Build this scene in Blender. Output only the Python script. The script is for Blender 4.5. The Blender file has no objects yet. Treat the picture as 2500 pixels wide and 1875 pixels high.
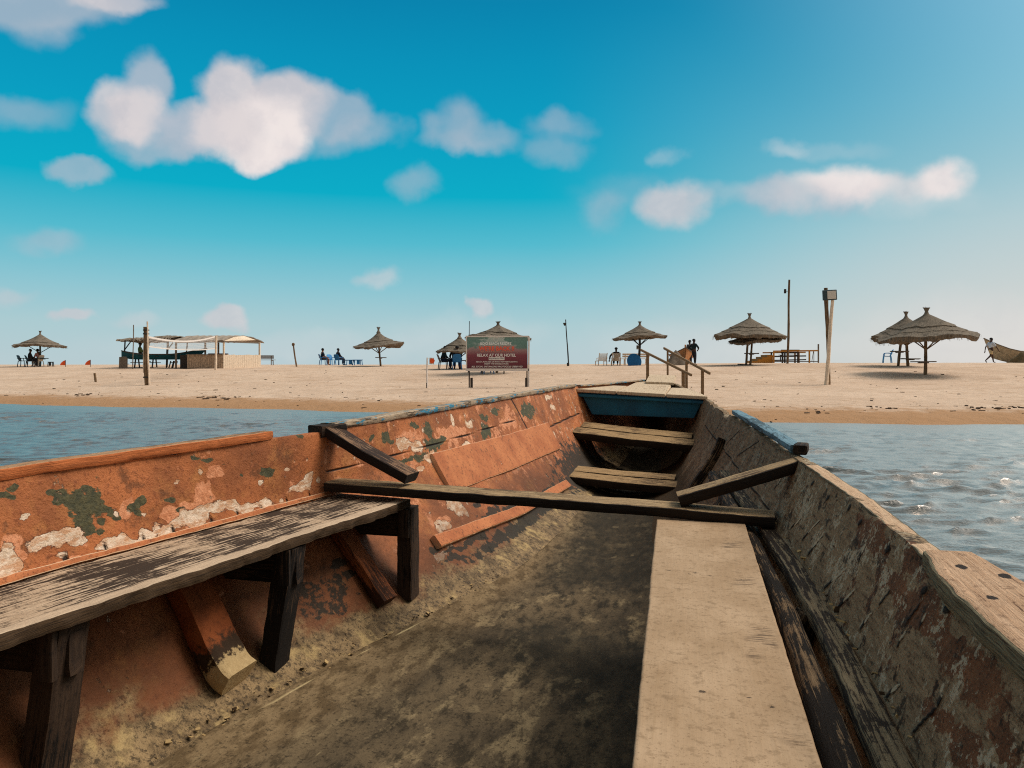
import bpy, bmesh, math, random
import numpy as np
from mathutils import Vector, Matrix
R = math.radians
sc = bpy.context.scene
sc.cycles.use_denoising = False; sc.cycles.filter_width = 1.1
COL = sc.collection
EYE, F = 1.4, 1850.0            # eye height above the water; focal length for a 2500 wide frame
HOR = 890.0                     # row of the horizon in the 2500 x 1875 frame

# ---------------------------------------------------------------- camera
cam = bpy.data.cameras.new('camera'); cam.sensor_width = 36; cam.lens = 36 * F / 2500
cam.shift_y = -(937.5 - HOR) / 2500; cam.clip_start = 0.05; cam.clip_end = 12000
camo = bpy.data.objects.new('camera', cam); COL.objects.link(camo)
camo.location = (0, 0, EYE); camo.rotation_euler = (R(90), 0, 0)
sc.camera = camo
# ---------------------------------------------------------------- exposure, sun
sc.view_settings.view_transform = 'Standard'; sc.view_settings.look = 'None'
sc.view_settings.gamma = 1; sc.view_settings.use_curve_mapping = False
sc.view_settings.exposure = 0.0
SUN_AZ, SUN_EL = 78, 50         # azimuth from +Y towards +X
sun = bpy.data.lights.new('sun', 'SUN'); sun.energy = 2.75; sun.angle = R(28); sun.color = (1.0, 0.93, 0.84)
suno = bpy.data.objects.new('sun', sun); COL.objects.link(suno)
_d = Vector((math.sin(R(SUN_AZ)) * math.cos(R(SUN_EL)), math.cos(R(SUN_AZ)) * math.cos(R(SUN_EL)), math.sin(R(SUN_EL))))
suno.rotation_euler = _d.to_track_quat('Z', 'Y').to_euler(); suno.location = (40, 20, 60)

def lin(r, g, b, k=1.0):
    f = lambda c: (c / 255 / 12.92 if c / 255 <= .04045 else ((c / 255 + .055) / 1.055) ** 2.4) * k
    return (f(r), f(g), f(b), 1)

# ---------------------------------------------------------------- node helper
class NT:
    def __init__(s, tree): s.t = tree; s.N = tree.nodes; s.L = tree.links
    def _in(s, sock, v):
        if v is None: return
        if isinstance(v, bpy.types.NodeSocket): s.L.new(v, sock)
        else: sock.default_value = v
    def node(s, typ, props=None, **ins):
        n = s.N.new(typ)
        for k, v in (props or {}).items(): setattr(n, k, v)
        for k, v in ins.items(): s._in(n.inputs[int(k[1:])] if k[0] == 'i' and k[1:].isdigit() else n.inputs[k], v)
        return n
    def math(s, op, a, b=None, c=None, clamp=False):
        n = s.node('ShaderNodeMath', {'operation': op, 'use_clamp': clamp}, i0=a)
        if b is not None: s._in(n.inputs[1], b)
        if c is not None: s._in(n.inputs[2], c)
        return n.outputs[0]
    def vmath(s, op, a, b=None):
        n = s.node('ShaderNodeVectorMath', {'operation': op}, i0=a)
        if b is not None: s._in(n.inputs[1], b)
        return n.outputs['Value'] if op == 'LENGTH' else n.outputs[0]
    def mix(s, f, a, b, mode='MIX'):
        n = s.node('ShaderNodeMix', {'data_type': 'RGBA', 'blend_type': mode})
        s._in(n.inputs[0], f); s._in(n.inputs[6], a); s._in(n.inputs[7], b)
        return n.outputs[2]
    def noise(s, vec, scale=5., detail=4., rough=.55, dist=0.):
        n = s.node('ShaderNodeTexNoise', {'noise_dimensions': '3D'}, Vector=vec, Scale=scale, Detail=detail, Roughness=rough, Distortion=dist)
        return n.outputs['Fac']
    def noisec(s, vec, scale=5., detail=3.):
        return s.node('ShaderNodeTexNoise', None, Vector=vec, Scale=scale, Detail=detail).outputs['Color']
    def voro(s, vec, scale, feature='F1'):
        return s.node('ShaderNodeTexVoronoi', {'feature': feature}, Vector=vec, Scale=scale).outputs['Distance']
    def step(s, x, a, b, lo=0., hi=1., smooth=True):
        n = s.node('ShaderNodeMapRange', {'interpolation_type': 'SMOOTHSTEP' if smooth else 'LINEAR', 'clamp': True})
        s._in(n.inputs[0], x); n.inputs[1].default_value = a; n.inputs[2].default_value = b
        n.inputs[3].default_value = lo; n.inputs[4].default_value = hi
        return n.outputs[0]
    def ramp(s, x, stops):
        n = s.N.new('ShaderNodeValToRGB'); s._in(n.inputs[0], x); e = n.color_ramp.elements
        while len(e) < len(stops): e.new(.5)
        for el, (p, c) in zip(e, stops): el.position = p; el.color = c
        return n.outputs[0]
    def scale(s, vec, v):
        return s.vmath('MULTIPLY', vec, v)
    def uv(s): return s.node('ShaderNodeUVMap', {'uv_map': 'UVMap'}).outputs[0]
    def obj(s): return s.node('ShaderNodeTexCoord').outputs['Object']
    def attr(s, name): return s.node('ShaderNodeAttribute', {'attribute_name': name}).outputs['Fac']
    def sep(s, v): return s.node('ShaderNodeSeparateXYZ', None, i0=v).outputs
    def comb(s, x, y, z): return s.node('ShaderNodeCombineXYZ', None, i0=x, i1=y, i2=z).outputs[0]
    def bump(s, h, strength=.5, dist=.01):
        return s.node('ShaderNodeBump', None, Strength=strength, Distance=dist, Height=h).outputs[0]

MATS = {}
def material(name, fn, rough=.8, spec=.3):
    if name in MATS: return MATS[name]
    m = bpy.data.materials.new(name); m.use_nodes = True
    nt = NT(m.node_tree); b = m.node_tree.nodes['Principled BSDF']
    b.inputs['Roughness'].default_value = rough; b.inputs['Specular IOR Level'].default_value = spec
    r = fn(nt)
    col, nor = (r if isinstance(r, tuple) and len(r) == 2 else (r, None))
    nt._in(b.inputs['Base Color'], col)
    if nor is not None: nt._in(b.inputs['Normal'], nor)
    MATS[name] = m
    return m

# ---------------------------------------------------------------- world: sky with soft clouds
def build_world():
    w = bpy.data.worlds.new('World'); sc.world = w; w.use_nodes = True
    nt = NT(w.node_tree); bg = w.node_tree.nodes['Background']
    dirv = nt.node('ShaderNodeTexCoord').outputs['Generated']
    x, y, z = nt.sep(dirv)[0:3]
    az = nt.math('ARCTAN2', x, y)
    sl = lambda r, g, b: lin(r, g, b, 1 / WORLD_STRENGTH)
    grad = nt.ramp(z, [(0.0, sl(186, 205, 210)), (.05, sl(172, 204, 210)), (.10, sl(138, 197, 210)), (.155, sl(84, 187, 207)),
                       (.215, sl(0, 172, 199)), (.30, sl(0, 157, 193)), (.37, sl(0, 145, 185)), (.43, sl(0, 132, 175)), (.62, sl(20, 116, 165))]) 
    # brighter, milkier air towards the sun on the right
    side = nt.step(az, .02, .64)
    low = nt.step(z, .40, .0)
    milk = nt.math('MULTIPLY', side, nt.math('MULTIPLY_ADD', low, .52, .42))
    grad = nt.mix(milk, grad, nt.ramp(z, [(0, sl(216, 214, 208)), (.16, sl(200, 210, 211)), (.30, sl(146, 194, 208)), (.42, sl(64, 166, 196))]))
    sky = nt.node('ShaderNodeTexSky', {'sky_type': 'NISHITA', 'sun_disc': False, 'sun_elevation': R(SUN_EL), 'sun_rotation': R(SUN_AZ),
                                       'air_density': 1.2, 'dust_density': 2.0, 'ozone_density': 2.0})
    sd = nt.vmath('MULTIPLY', dirv, (_d.x, _d.y, _d.z)); sx_, sy_, sz_ = nt.sep(sd)[0:3]
    cosang = nt.math('ADD', sx_, nt.math('ADD', sy_, sz_))
    glow = nt.math('POWER', nt.step(cosang, .55, 1.0, smooth=False), 2.0)
    nish = nt.vmath('MULTIPLY', sky.outputs[0], (.10, .10, .10))
    base = nt.mix(.02, grad, nish)
    # gnomonic direction coordinates for the clouds ahead
    ys = nt.math('MAXIMUM', y, .05)
    uv = nt.comb(nt.math('DIVIDE', x, ys), nt.math('DIVIDE', z, ys), 0.)
    n1 = nt.vmath('SUBTRACT', nt.noisec(nt.scale(dirv, (1, 1, 1.4)), 7., 4.), (.5, .5, .5))
    n2 = nt.vmath('SUBTRACT', nt.noisec(dirv, 19., 6.), (.5, .5, .5))
    uvd = nt.vmath('ADD', uv, nt.vmath('ADD', nt.scale(n1, (.05, .035, 0)), nt.scale(n2, (.060, .050, 0))))
    front = nt.step(y, .25, .4)
    CL = [  # px, py, rx, ry, opacity, tone
        (430, 340, 190, 60, .62, 0), (285, 268, 92, 82, .8, 1), (362, 215, 74, 98, .78, 0), (335, 275, 85, 70, .85, 1), (480, 320, 120, 70, .8, 0),
        (578, 235, 92, 104, .92, 1), (700, 255, 105, 84, .92, 1), (650, 320, 120, 92, .95, 2), (640, 365, 88, 52, .92, 2), (820, 285, 95, 66, .62, 0),
        (895, 325, 72, 44, .5, 0), (550, 310, 100, 85, .85, 1), (830, 350, 90, 36, .35, 0),
        (1125, 305, 66, 62, .55, 0), (1195, 335, 80, 38, .45, 0), (1035, 315, 42, 40, .46, 0), (1110, 350, 105, 24, .45, 0),
        (1362, 295, 75, 36, .42, 0), (1350, 365, 70, 42, .35, 0),
        (110, 15, 230, 70, .75, 0), (280, 0, 120, 40, .75, 1), (110, 75, 80, 40, .5, 0),
        (50, 280, 115, 40, .42, 0), (190, 422, 85, 36, .62, 0), (110, 590, 95, 34, .45, 0), (175, 777, 58, 22, .65, 1), (548, 775, 60, 32, .7, 1),
        (920, 672, 52, 26, .45, 1), (1172, 742, 36, 24, .6, 1), (1012, 447, 62, 38, .42, 0), (35, 722, 60, 24, .4, 1), (330, 790, 60, 22, .3, 1),
        (1648, 505, 84, 56, .8, 1), (1480, 520, 60, 58, .36, 0), (1550, 480, 140, 60, .2, 0), (1885, 478, 84, 48, .62, 0), (2075, 455, 125, 50, .95, 2), (2312, 442, 78, 52, .92, 2), (2010, 500, 120, 34, .5, 0), (1965, 478, 120, 44, .5, 1), (2200, 465, 120, 36, .5, 1), (1760, 470, 90, 34, .25, 1), (2230, 480, 160, 50, .25, 2),
        (1905, 362, 56, 24, .25, 2), (2010, 368, 150, 24, .12, 2), (1630, 374, 36, 24, .2, 2),
        (1760, 850, 330, 60, .22, 2), (2400, 830, 330, 120, .30, 2), (700, 850, 500, 40, .15, 2), (1150, 810, 200, 50, .15, 2)]
    tones = [sl(182, 190, 202), sl(220, 212, 213), sl(240, 230, 227)]
    col = base
    bil = nt.step(nt.noise(nt.vmath('ADD', dirv, nt.scale(n2, (.06, .06, .06))), 15., 6., .6), .36, .64)
    tint = [nt.mix(bil, sl(170, 184, 198), tones[0]), nt.mix(bil, sl(204, 200, 205), tones[1]), nt.mix(bil, sl(228, 219, 219), tones[2])]
    for (px, py, rx, ry, op, tn) in CL:
        q = nt.vmath('SUBTRACT', uvd, ((px - 1250) / F, (HOR - py) / F, 0))
        q = nt.vmath('LENGTH', nt.scale(q, (F / rx, F / ry, 0)))
        a = nt.step(q, 1.12, .58, 0, op) if op >= .6 and px < 1400 else nt.step(q, 1.25, .40, 0, op) if op >= .6 else nt.step(q, 1.35, .30, 0, op)
        col = nt.mix(nt.math('MULTIPLY', a, front), col, tint[tn])
    # unseen sky above and behind: invented cloud, bright ahead, dark behind, to set fill
    hi = nt.step(z, .43, .60)
    back = nt.step(y, .2, -.3)
    up = nt.math('MAXIMUM', hi, nt.math('MULTIPLY', back, nt.step(z, .0, .2)))
    nb = nt.noise(dirv, 3.0, 5., .6)
    cc = nt.mix(nt.step(nb, .35, .65), lin(84, 100, 112), lin(170, 162, 150))
    cf = nt.mix(nt.step(nb, .38, .60), lin(176, 190, 196), lin(238, 232, 222))
    cc = nt.mix(nt.step(y, .05, .35), cc, cf)
    col = nt.mix(nt.math('MULTIPLY', up, .9), col, cc)
    col = nt.vmath('ADD', col, nt.vmath('MULTIPLY', nt.comb(glow, glow, glow), (1.25, 1.2, 1.1)))   # bright veil round the sun
    nt._in(bg.inputs[0], col)
    bg.inputs[1].default_value = WORLD_STRENGTH
    w.cycles.sampling_method = 'MANUAL'; w.cycles.sample_map_resolution = 512
WORLD_STRENGTH = .86
build_world()

# ---------------------------------------------------------------- numpy value noise
def _h(ix, iy, iz, seed):
    n = (ix * 374761393 + iy * 668265263 + iz * 2147483647 + seed * 1274126177) & 0xffffffff
    n = ((n ^ (n >> 13)) * 1274126177) & 0xffffffff
    n = ((n ^ (n >> 16)) * 2246822519) & 0xffffffff
    return ((n ^ (n >> 15)) & 0xffff) / 65535.0
def vnoise(p, seed=0):
    p = np.asarray(p, float); i = np.floor(p).astype(np.int64); f = p - i; f = f * f * (3 - 2 * f)
    x, y, z = i[..., 0], i[..., 1], i[..., 2]; o = 0
    for dx in (0, 1):
        for dy in (0, 1):
            for dz in (0, 1):
                w = (f[..., 0] if dx else 1 - f[..., 0]) * (f[..., 1] if dy else 1 - f[..., 1]) * (f[..., 2] if dz else 1 - f[..., 2])
                o = o + w * _h(x + dx, y + dy, z + dz, seed)
    return o * 2 - 1
def fbm(p, seed=0, oct=4):
    p = np.asarray(p, float); o = 0; a = 1; s = 0
    for k in range(oct):
        o = o + a * vnoise(p * 2 ** k, seed + k * 17); s += a; a *= .5
    return o / s

# ---------------------------------------------------------------- object helpers
def tag(o, label=None, cat=None, group=None, kind=None):
    if label: o['label'] = label
    if cat: o['category'] = cat
    if group: o['group'] = group
    if kind: o['kind'] = kind
    return o
def thing(name, label, cat, loc=(0, 0, 0), rz=0, group=None):
    o = bpy.data.objects.new(name, None); COL.objects.link(o); o.empty_display_size = .2
    o.location = loc; o.rotation_euler = (0, 0, rz)
    return tag(o, label, cat, group)
def copy_tree(o, parent=None):
    c = o.copy(); COL.objects.link(c); c.parent = parent
    for ch in o.children: copy_tree(ch, c)
    return c
def link_mesh(name, me, mat=None, parent=None):
    o = bpy.data.objects.new(name, me); COL.objects.link(o)
    if mat is not None and not me.materials: me.materials.append(mat)
    if parent is not None: o.parent = parent
    return o
def np_mesh(name, V, Fq, smooth=True, uv=None, attrs=None):
    """quad mesh out of numpy arrays; uv per vertex; attrs: dict of float point attributes"""
    V = np.asarray(V, np.float32); Fq = np.asarray(Fq, np.int32); k = Fq.shape[1]
    me = bpy.data.meshes.new(name); me.vertices.add(len(V)); me.vertices.foreach_set('co', V.ravel())
    me.loops.add(Fq.size); me.loops.foreach_set('vertex_index', Fq.ravel())
    me.polygons.add(len(Fq)); me.polygons.foreach_set('loop_start', np.arange(len(Fq), dtype=np.int32) * k)
    me.update(calc_edges=True); me.validate()
    me.polygons.foreach_set('use_smooth', np.full(len(me.polygons), smooth))
    if uv is not None:
        l = me.uv_layers.new(name='UVMap'); vi = np.empty(len(me.loops), np.int32); me.loops.foreach_get('vertex_index', vi)
        l.data.foreach_set('uv', np.asarray(uv, np.float32)[vi].ravel())
    for n, a in (attrs or {}).items():
        at = me.attributes.new(n, 'FLOAT', 'POINT'); at.data.foreach_set('value', np.asarray(a, np.float32))
    return me
def grid_faces(nu, nv, wrap_v=False):
    i = np.arange(nu - 1)[:, None]; j = np.arange(nv if wrap_v else nv - 1)[None, :]; j2 = (j + 1) % nv
    a = i * nv + j; b = i * nv + j2; c = (i + 1) * nv + j2; d = (i + 1) * nv + j
    return np.stack([a, b, c, d], -1).reshape(-1, 4)

class MB:
    """collects simple solids and links them as ONE mesh object"""
    def __init__(s, seed=0): s.v = []; s.f = []; s.rng = random.Random(seed)
    def add(s, V, Fs):
        o = len(s.v); s.v += [tuple(p) for p in V]; s.f += [tuple(i + o for i in f) for f in Fs]; return s
    def box(s, c, size, M=None, bevel=0.0):
        x, y, z = (k / 2 for k in size)
        if bevel > 0:
            bm = bmesh.new(); bmesh.ops.create_cube(bm, size=1)
            for v in bm.verts: v.co = Vector((v.co.x * size[0], v.co.y * size[1], v.co.z * size[2]))
            bmesh.ops.bevel(bm, geom=list(bm.edges), offset=bevel, segments=2, affect='EDGES', profile=.5)
            bm.verts.index_update(); V = [v.co.copy() for v in bm.verts]; Fs = [[v.index for v in f.verts] for f in bm.faces]; bm.free()
        else:
            V = [Vector((a * x, b * y, d * z)) for a in (-1, 1) for b in (-1, 1) for d in (-1, 1)]
            Fs = [(0, 1, 3, 2), (4, 6, 7, 5), (0, 4, 5, 1), (2, 3, 7, 6), (0, 2, 6, 4), (1, 5, 7, 3)]
        if M is not None: V = [M @ v for v in V]
        return s.add([v + Vector(c) for v in V], Fs)
    def bar(s, p0, p1, w, h, up=(0, 0, 1), bevel=0.0):
        p0, p1 = Vector(p0), Vector(p1); d = p1 - p0; L = d.length; d.normalize()
        u = Vector(up); sd = d.cross(u)
        if sd.length < 1e-4: sd = d.cross(Vector((0, 1, 0)))
        sd.normalize(); u = sd.cross(d)
        M = Matrix((( sd.x, d.x, u.x), (sd.y, d.y, u.y), (sd.z, d.z, u.z)))
        return s.box((p0 + p1) / 2, (w, L, h), M, bevel)
    def tube(s, pts, rad, n=8, cap=True, wob=0.0):
        pts = [Vector(p) for p in pts]; m = len(pts)
        if not isinstance(rad, (list, tuple)): rad = [rad] * m
        V = []; ref = None
        for i, p in enumerate(pts):
            d = (pts[min(i + 1, m - 1)] - pts[max(i - 1, 0)]).normalized()
            if ref is None: ref = Vector((0, 1, 0)) if abs(d.y) < .9 else Vector((1, 0, 0))
            a = d.cross(ref).normalized(); b = d.cross(a); ref = ref - d * ref.dot(d); ref.normalize()
            for k in range(n):
                t = 2 * math.pi * k / n; r = rad[i] * (1 + wob * s.rng.uniform(-1, 1))
                V.append(p + (a * math.cos(t) + b * math.sin(t)) * r)
        Fs = [(i * n + k, i * n + (k + 1) % n, (i + 1) * n + (k + 1) % n, (i + 1) * n + k) for i in range(m - 1) for k in range(n)]
        if cap: Fs += [tuple(range(n - 1, -1, -1)), tuple((m - 1) * n + k for k in range(n))]
        return s.add(V, Fs)
    def pole(s, p0, p1, r0, r1, seg=10, bend=.02, n=9, wob=.06):
        p0, p1 = Vector(p0), Vector(p1); ph = s.rng.uniform(0, 6); L = (p1 - p0).length
        pts = []; rr = []
        for i in range(seg + 1):
            t = i / seg; o = Vector((math.sin(t * 5 + ph), math.cos(t * 4 + ph), 0)) * bend * L * .15 * math.sin(math.pi * t)
            pts.append(p0.lerp(p1, t) + o); rr.append((r0 + (r1 - r0) * t) * (1 + s.rng.uniform(-.06, .06)))
        return s.tube(pts, rr, n, True, wob)
    def lathe(s, prof, n=24, c=(0, 0, 0)):
        m = len(prof); V = []
        for r, z in prof:
            for k in range(n):
                t = 2 * math.pi * k / n; V.append((c[0] + r * math.cos(t), c[1] + r * math.sin(t), c[2] + z))
        Fs = [(i * n + k, i * n + (k + 1) % n, (i + 1) * n + (k + 1) % n, (i + 1) * n + k) for i in range(m - 1) for k in range(n)]
        return s.add(V, Fs)
    def build(s, name, mat, parent=None, smooth=False):
        me = bpy.data.meshes.new(name); me.from_pydata(s.v, [], s.f); me.update()
        bm = bmesh.new(); bm.from_mesh(me); bmesh.ops.recalc_face_normals(bm, faces=bm.faces); bm.to_mesh(me); bm.free()
        if smooth:
            me.polygons.foreach_set('use_smooth', [True] * len(me.polygons))
            me.set_sharp_from_angle(angle=R(40))
        return link_mesh(name, me, mat, parent)
# ================================================================ SETTING: sand, water
_SX = [-4000, -400, -18, -2.9, 6.1, 11.9, 30, 400, 4000]; _SY = [900, 140, 26.7, 21.95, 18.45, 17.5, 16.2, 10, 10]
def shore(X):
    X = np.asarray(X, float); return np.interp(X, _SX, _SY) + .25 * np.sin(X * .55) * np.exp(-(X / 60) ** 2) + .12 * np.sin(X * 1.7 + 1) * np.exp(-(X / 60) ** 2)
def ground(X, Y, fine=True):
    X = np.asarray(X, float); Y = np.asarray(Y, float); t = Y - shore(X)
    z = np.interp(t, [-60, -6, 0, .8, 2.2, 4.5, 9, 12.5, 16, 20, 24, 28, 33, 60, 4000], [-4, -.7, -.01, .12, .22, .34, .51, .60, .86, 1.06, 1.2, 1.29, 1.34, 1.35, 1.37])
    rgt = np.clip((X - 6) / 14, 0, 1); rgt = rgt * rgt * (3 - 2 * rgt)
    z = z + rgt * .17 * np.clip((t - 14) / 12, 0, 1) * np.clip((4000 - Y) / 3800, 0, 1)
    if fine:
        p = np.stack([X * .35, Y * .35, X * 0], -1); q = np.stack([X * 1.6, Y * 1.6, X * 0 + 3], -1)
        z = z + (np.clip(t / 4, 0, 1) * np.clip((200 - Y) / 100, 0, 1)) * (.035 * fbm(p, 5, 3) * np.clip(1.3 - t / 40, .25, 1) + .018 * fbm(q, 9, 3))
    return z
def gz(X, Y): return float(ground(np.array([X]), np.array([Y]))[0])

def m_sand(nt):
    o = nt.obj(); wet = nt.attr('wet')
    n = nt.noise(o, .35, 4.); n2 = nt.noise(o, 2.2, 5., .65); n3 = nt.noise(o, 30., 3., .7)
    c = nt.mix(nt.step(n, .3, .7), lin(213, 185, 160), lin(201, 172, 147))
    c = nt.mix(nt.step(n2, .50, .70, 0, .55), c, lin(178, 146, 116)); n5 = nt.noise(nt.scale(o, (.5, 1.6, 1)), 1.1, 5., .6); c = nt.mix(nt.step(n5, .54, .66, 0, .5), c, lin(170, 138, 108))
    c = nt.mix(nt.step(n3, .45, .75, 0, .2), c, lin(152, 122, 96))
    ww = nt.math('ADD', wet, nt.math('MULTIPLY', nt.math('SUBTRACT', n2, .5), .7), clamp=True)
    c = nt.mix(nt.step(ww, .3, .7, 0, .9), c, lin(168, 126, 88))
    h = nt.math('ADD', nt.math('MULTIPLY', n2, .6), nt.math('MULTIPLY', n3, .12))
    return c, nt.bump(h, .9, .16)
def m_water(nt):
    o = nt.obj()
    n = nt.noise(nt.scale(o, (.8, 2.2, 1)), 4.5, 5., .6); n2 = nt.noise(nt.scale(o, (1, 2., 1)), 26., 2., .5)
    h = nt.math('ADD', n, nt.math('MULTIPLY', n2, .3))
    return lin(100, 108, 104), nt.bump(h, .42, .03)

def build_setting():
    sgn = lambda a: np.concatenate([-a[::-1], a])
    xs = np.concatenate([-np.geomspace(34, 4000, 36)[::-1], np.arange(-33.8, 33.9, .2), np.geomspace(34, 4000, 36)])
    ys = np.concatenate([-np.geomspace(30, 4000, 12)[::-1], np.linspace(-25, 12, 14), np.arange(12.6, 36, .15), np.arange(36, 75, .3), np.geomspace(76, 4000, 40)])
    X, Y = np.meshgrid(xs, ys, indexing='ij'); Z = ground(X, Y)
    t = Y - shore(X)
    wet = np.clip(1.0 - t / 4.6, 0, 1)
    me = np_mesh('sand_beach', np.stack([X, Y, Z], -1).reshape(-1, 3), grid_faces(len(xs), len(ys)), True, None, {'wet': wet.ravel()})
    me.flip_normals() if me.polygons[0].normal.z < 0 else None
    tag(link_mesh('sand_beach', me, material('sand', m_sand, .95, .1)), 'pale sand beach rising from the waterline to a low crest', 'beach', kind='structure')
    # water
    rng = np.random.RandomState(4)
    xs = np.concatenate([-np.geomspace(32, 3000, 24)[::-1], np.arange(-31.9, 31.9, .075), np.geomspace(32, 3000, 24)])
    yl = [-.4]
    while yl[-1] < 29.5: yl.append(yl[-1] + (.045 + .0028 * max(yl[-1], 0)))
    ys = np.concatenate([-np.geomspace(1, 3000, 28)[::-1], np.array(yl), np.geomspace(31, 800, 16)])
    X, Y = np.meshgrid(xs, ys, indexing='ij'); Z = np.zeros_like(X); DX = np.zeros_like(X); DY = np.zeros_like(X)
    wx = X + .35 * fbm(np.stack([X * .5, Y * .5, X * 0], -1), 31, 2); wy = Y + .35 * fbm(np.stack([X * .5, Y * .5, X * 0 + 9], -1), 33, 2)
    for k in range(66):
        lam = .12 * (.55 / .12) ** (rng.rand() ** 1.25); a = R(100) + rng.randn() * .5; kk = 2 * math.pi / lam
        dx, dy = math.cos(a), math.sin(a); A = .056 * lam; ph = rng.rand() * 6.28
        th = kk * (dx * wx + dy * wy) + ph
        msk = np.clip(vnoise(np.stack([wx * .34 / lam + k * 3.1, wy * .6 / lam, X * 0 + k], -1), 50 + k) * 1.7 - .38, 0, 1)
        A = A * msk; Z += A * (((np.sin(th) + 1) / 2) ** 2.2 - .3); DX -= .55 * A * dx * np.cos(th) * -1; DY -= .55 * A * dy * np.cos(th) * -1
    gust = .75 + .45 * fbm(np.stack([X * .12, Y * .25, X * 0], -1), 41, 3)
    calm = np.clip((shore(X) - Y) / 5, .12, 1)
    e = np.clip((36 - np.abs(X)) / 6, 0, 1) * np.clip((Y + 1) / 2, 0, 1) * gust * calm
    V = np.stack([X + DX * e, Y + DY * e, Z * e], -1).reshape(-1, 3)
    me = np_mesh('lagoon_water', V, grid_faces(len(xs), len(ys)), True)
    if me.polygons[0].normal.z < 0: me.flip_normals()
    m = bpy.data.materials.new('water'); m.use_nodes = True; nt = NT(m.node_tree); nt.N.remove(nt.N['Principled BSDF'])
    _, nor = m_water(nt)
    silt = nt.node('ShaderNodeBsdfDiffuse', None, Color=lin(34, 50, 52), Normal=nor)
    gl = nt.node('ShaderNodeBsdfGlossy', None, Color=(1.0, .90, .82, 1), Roughness=.32, Normal=nor)
    fr = nt.node('ShaderNodeFresnel', None, IOR=1.36, Normal=nor)
    mx = nt.node('ShaderNodeMixShader', None, i0=nt.step(fr.outputs[0], .05, .34, .03, .68, smooth=False), i1=silt.outputs[0], i2=gl.outputs[0])
    nt.L.new(mx.outputs[0], nt.N['Material Output'].inputs[0])
    tag(link_mesh('lagoon_water', me, m), 'rippled blue grey lagoon water around the boat', 'water', kind='structure')
build_setting()
# ================================================================ THE BOAT (local frame: x to starboard, y to the bow, z up; eye level = EYE)
YAW = R(14.5)
#GEOM-BEGIN
_ST = np.array([-2.5, 0, 1.0, 1.6, 2.3, 3.0, 3.65, 5.0, 6.0, 7.4, 8.4, 9.4])
_P = {'L': dict(G=([-1.00, -1.19, -1.20, -1.18, -1.065, -.958, -.90, -.805, -.735, -.63, -.40, -.05], [-.33, -.32, -.31, -.305, -.295, -.285, -.275, -.255, -.24, -.22, -.215, -.19]),
                B=([-.93, -1.12, -1.13, -1.12, -1.035, -.945, -.82, -.68, -.61, -.50, -.30, -.03], [-.57] * 12),
                K=([-.72, -.88, -.90, -.88, -.82, -.61, -.50, -.40, -.39, -.34, -.19, -.02], [-.97, -.97, -.97, -.97, -.97, -.97, -.96, -.93, -.90, -.86, -.76, -.6]),
                F=([-.60, -.74, -.78, -.78, -.67, -.49, -.33, -.24, -.22, -.18, -.10, -.01], [-1.05, -1.05, -1.05, -1.05, -1.05, -1.05, -1.04, -1.02, -.99, -.95, -.84, -.68])),
      'R': dict(G=([.95, 1.0, 1.02, 1.015, 1.0, .945, .90, .79, .71, .59, .38, .05], [-.37, -.365, -.36, -.36, -.36, -.355, -.35, -.34, -.335, -.33, -.26, -.18]),
                B=([.86, .91, .925, .925, .905, .855, .80, .69, .61, .50, .28, .03], [-.60] * 12),
                K=([.72, .80, .80, .80, .78, .70, .58, .45, .40, .34, .19, .02], [-.97, -.97, -.97, -.97, -.97, -.97, -.96, -.94, -.92, -.88, -.77, -.6]),
                F=([.60, .70, .70, .70, .66, .56, .42, .28, .24, .19, .10, .01], [-1.06, -1.06, -1.06, -1.06, -1.06, -1.06, -1.05, -1.03, -1.0, -.96, -.85, -.68]))}
def _cr(s, x, y):
    """Catmull-Rom through the stations"""
    s = np.asarray(s, float); y = np.asarray(y, float); i = np.clip(np.searchsorted(x, s) - 1, 0, len(x) - 2)
    m = np.gradient(y, x); h = x[i + 1] - x[i]; t = np.clip((s - x[i]) / h, 0, 1)
    return (2 * t**3 - 3 * t**2 + 1) * y[i] + (t**3 - 2 * t**2 + t) * h * m[i] + (-2 * t**3 + 3 * t**2) * y[i + 1] + (t**3 - t**2) * h * m[i + 1]
def hull(side, s, v):
    """point (x, y, z rel. to the eye) of the inner skin: v 0 gunwale, 1 bench line, 2 low side, 3 floor edge"""
    s, v = np.broadcast_arrays(np.asarray(s, float), np.asarray(v, float)); T = _P[side]
    U = np.stack([_cr(s, _ST, T[k][0]) for k in 'GBKF'], -1); Z = np.stack([_cr(s, _ST, T[k][1]) for k in 'GBKF'], -1)
    def ev(A, vv):
        vv = np.clip(vv, 0, 3); i = np.clip(np.floor(vv).astype(int), 0, 2); f = vv - i
        a = np.take_along_axis(A, i[..., None], -1)[..., 0]; b = np.take_along_axis(A, i[..., None] + 1, -1)[..., 0]
        return a * (1 - f) + b * f
    w = .22; u = 0; z = 0
    for o, k in ((-w, .2), (-w / 2, .25), (0, .1), (w / 2, .25), (w, .2)):
        sc_ = np.minimum(1, np.minimum(v, 3 - v) / w * 1.0); u = u + k * ev(U, v + o * sc_); z = z + k * ev(Z, v + o * sc_)
    return np.stack([u, s, z], -1)
def boat_to_px(p):
    p = np.asarray(p, float); c, sn = math.cos(YAW), math.sin(YAW); l = p[..., 0] - .63; s = p[..., 1]
    X = s * sn + l * c; Y = s * c - l * sn
    return np.stack([1250 + F * X / Y, HOR - F * p[..., 2] / Y], -1)
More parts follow.
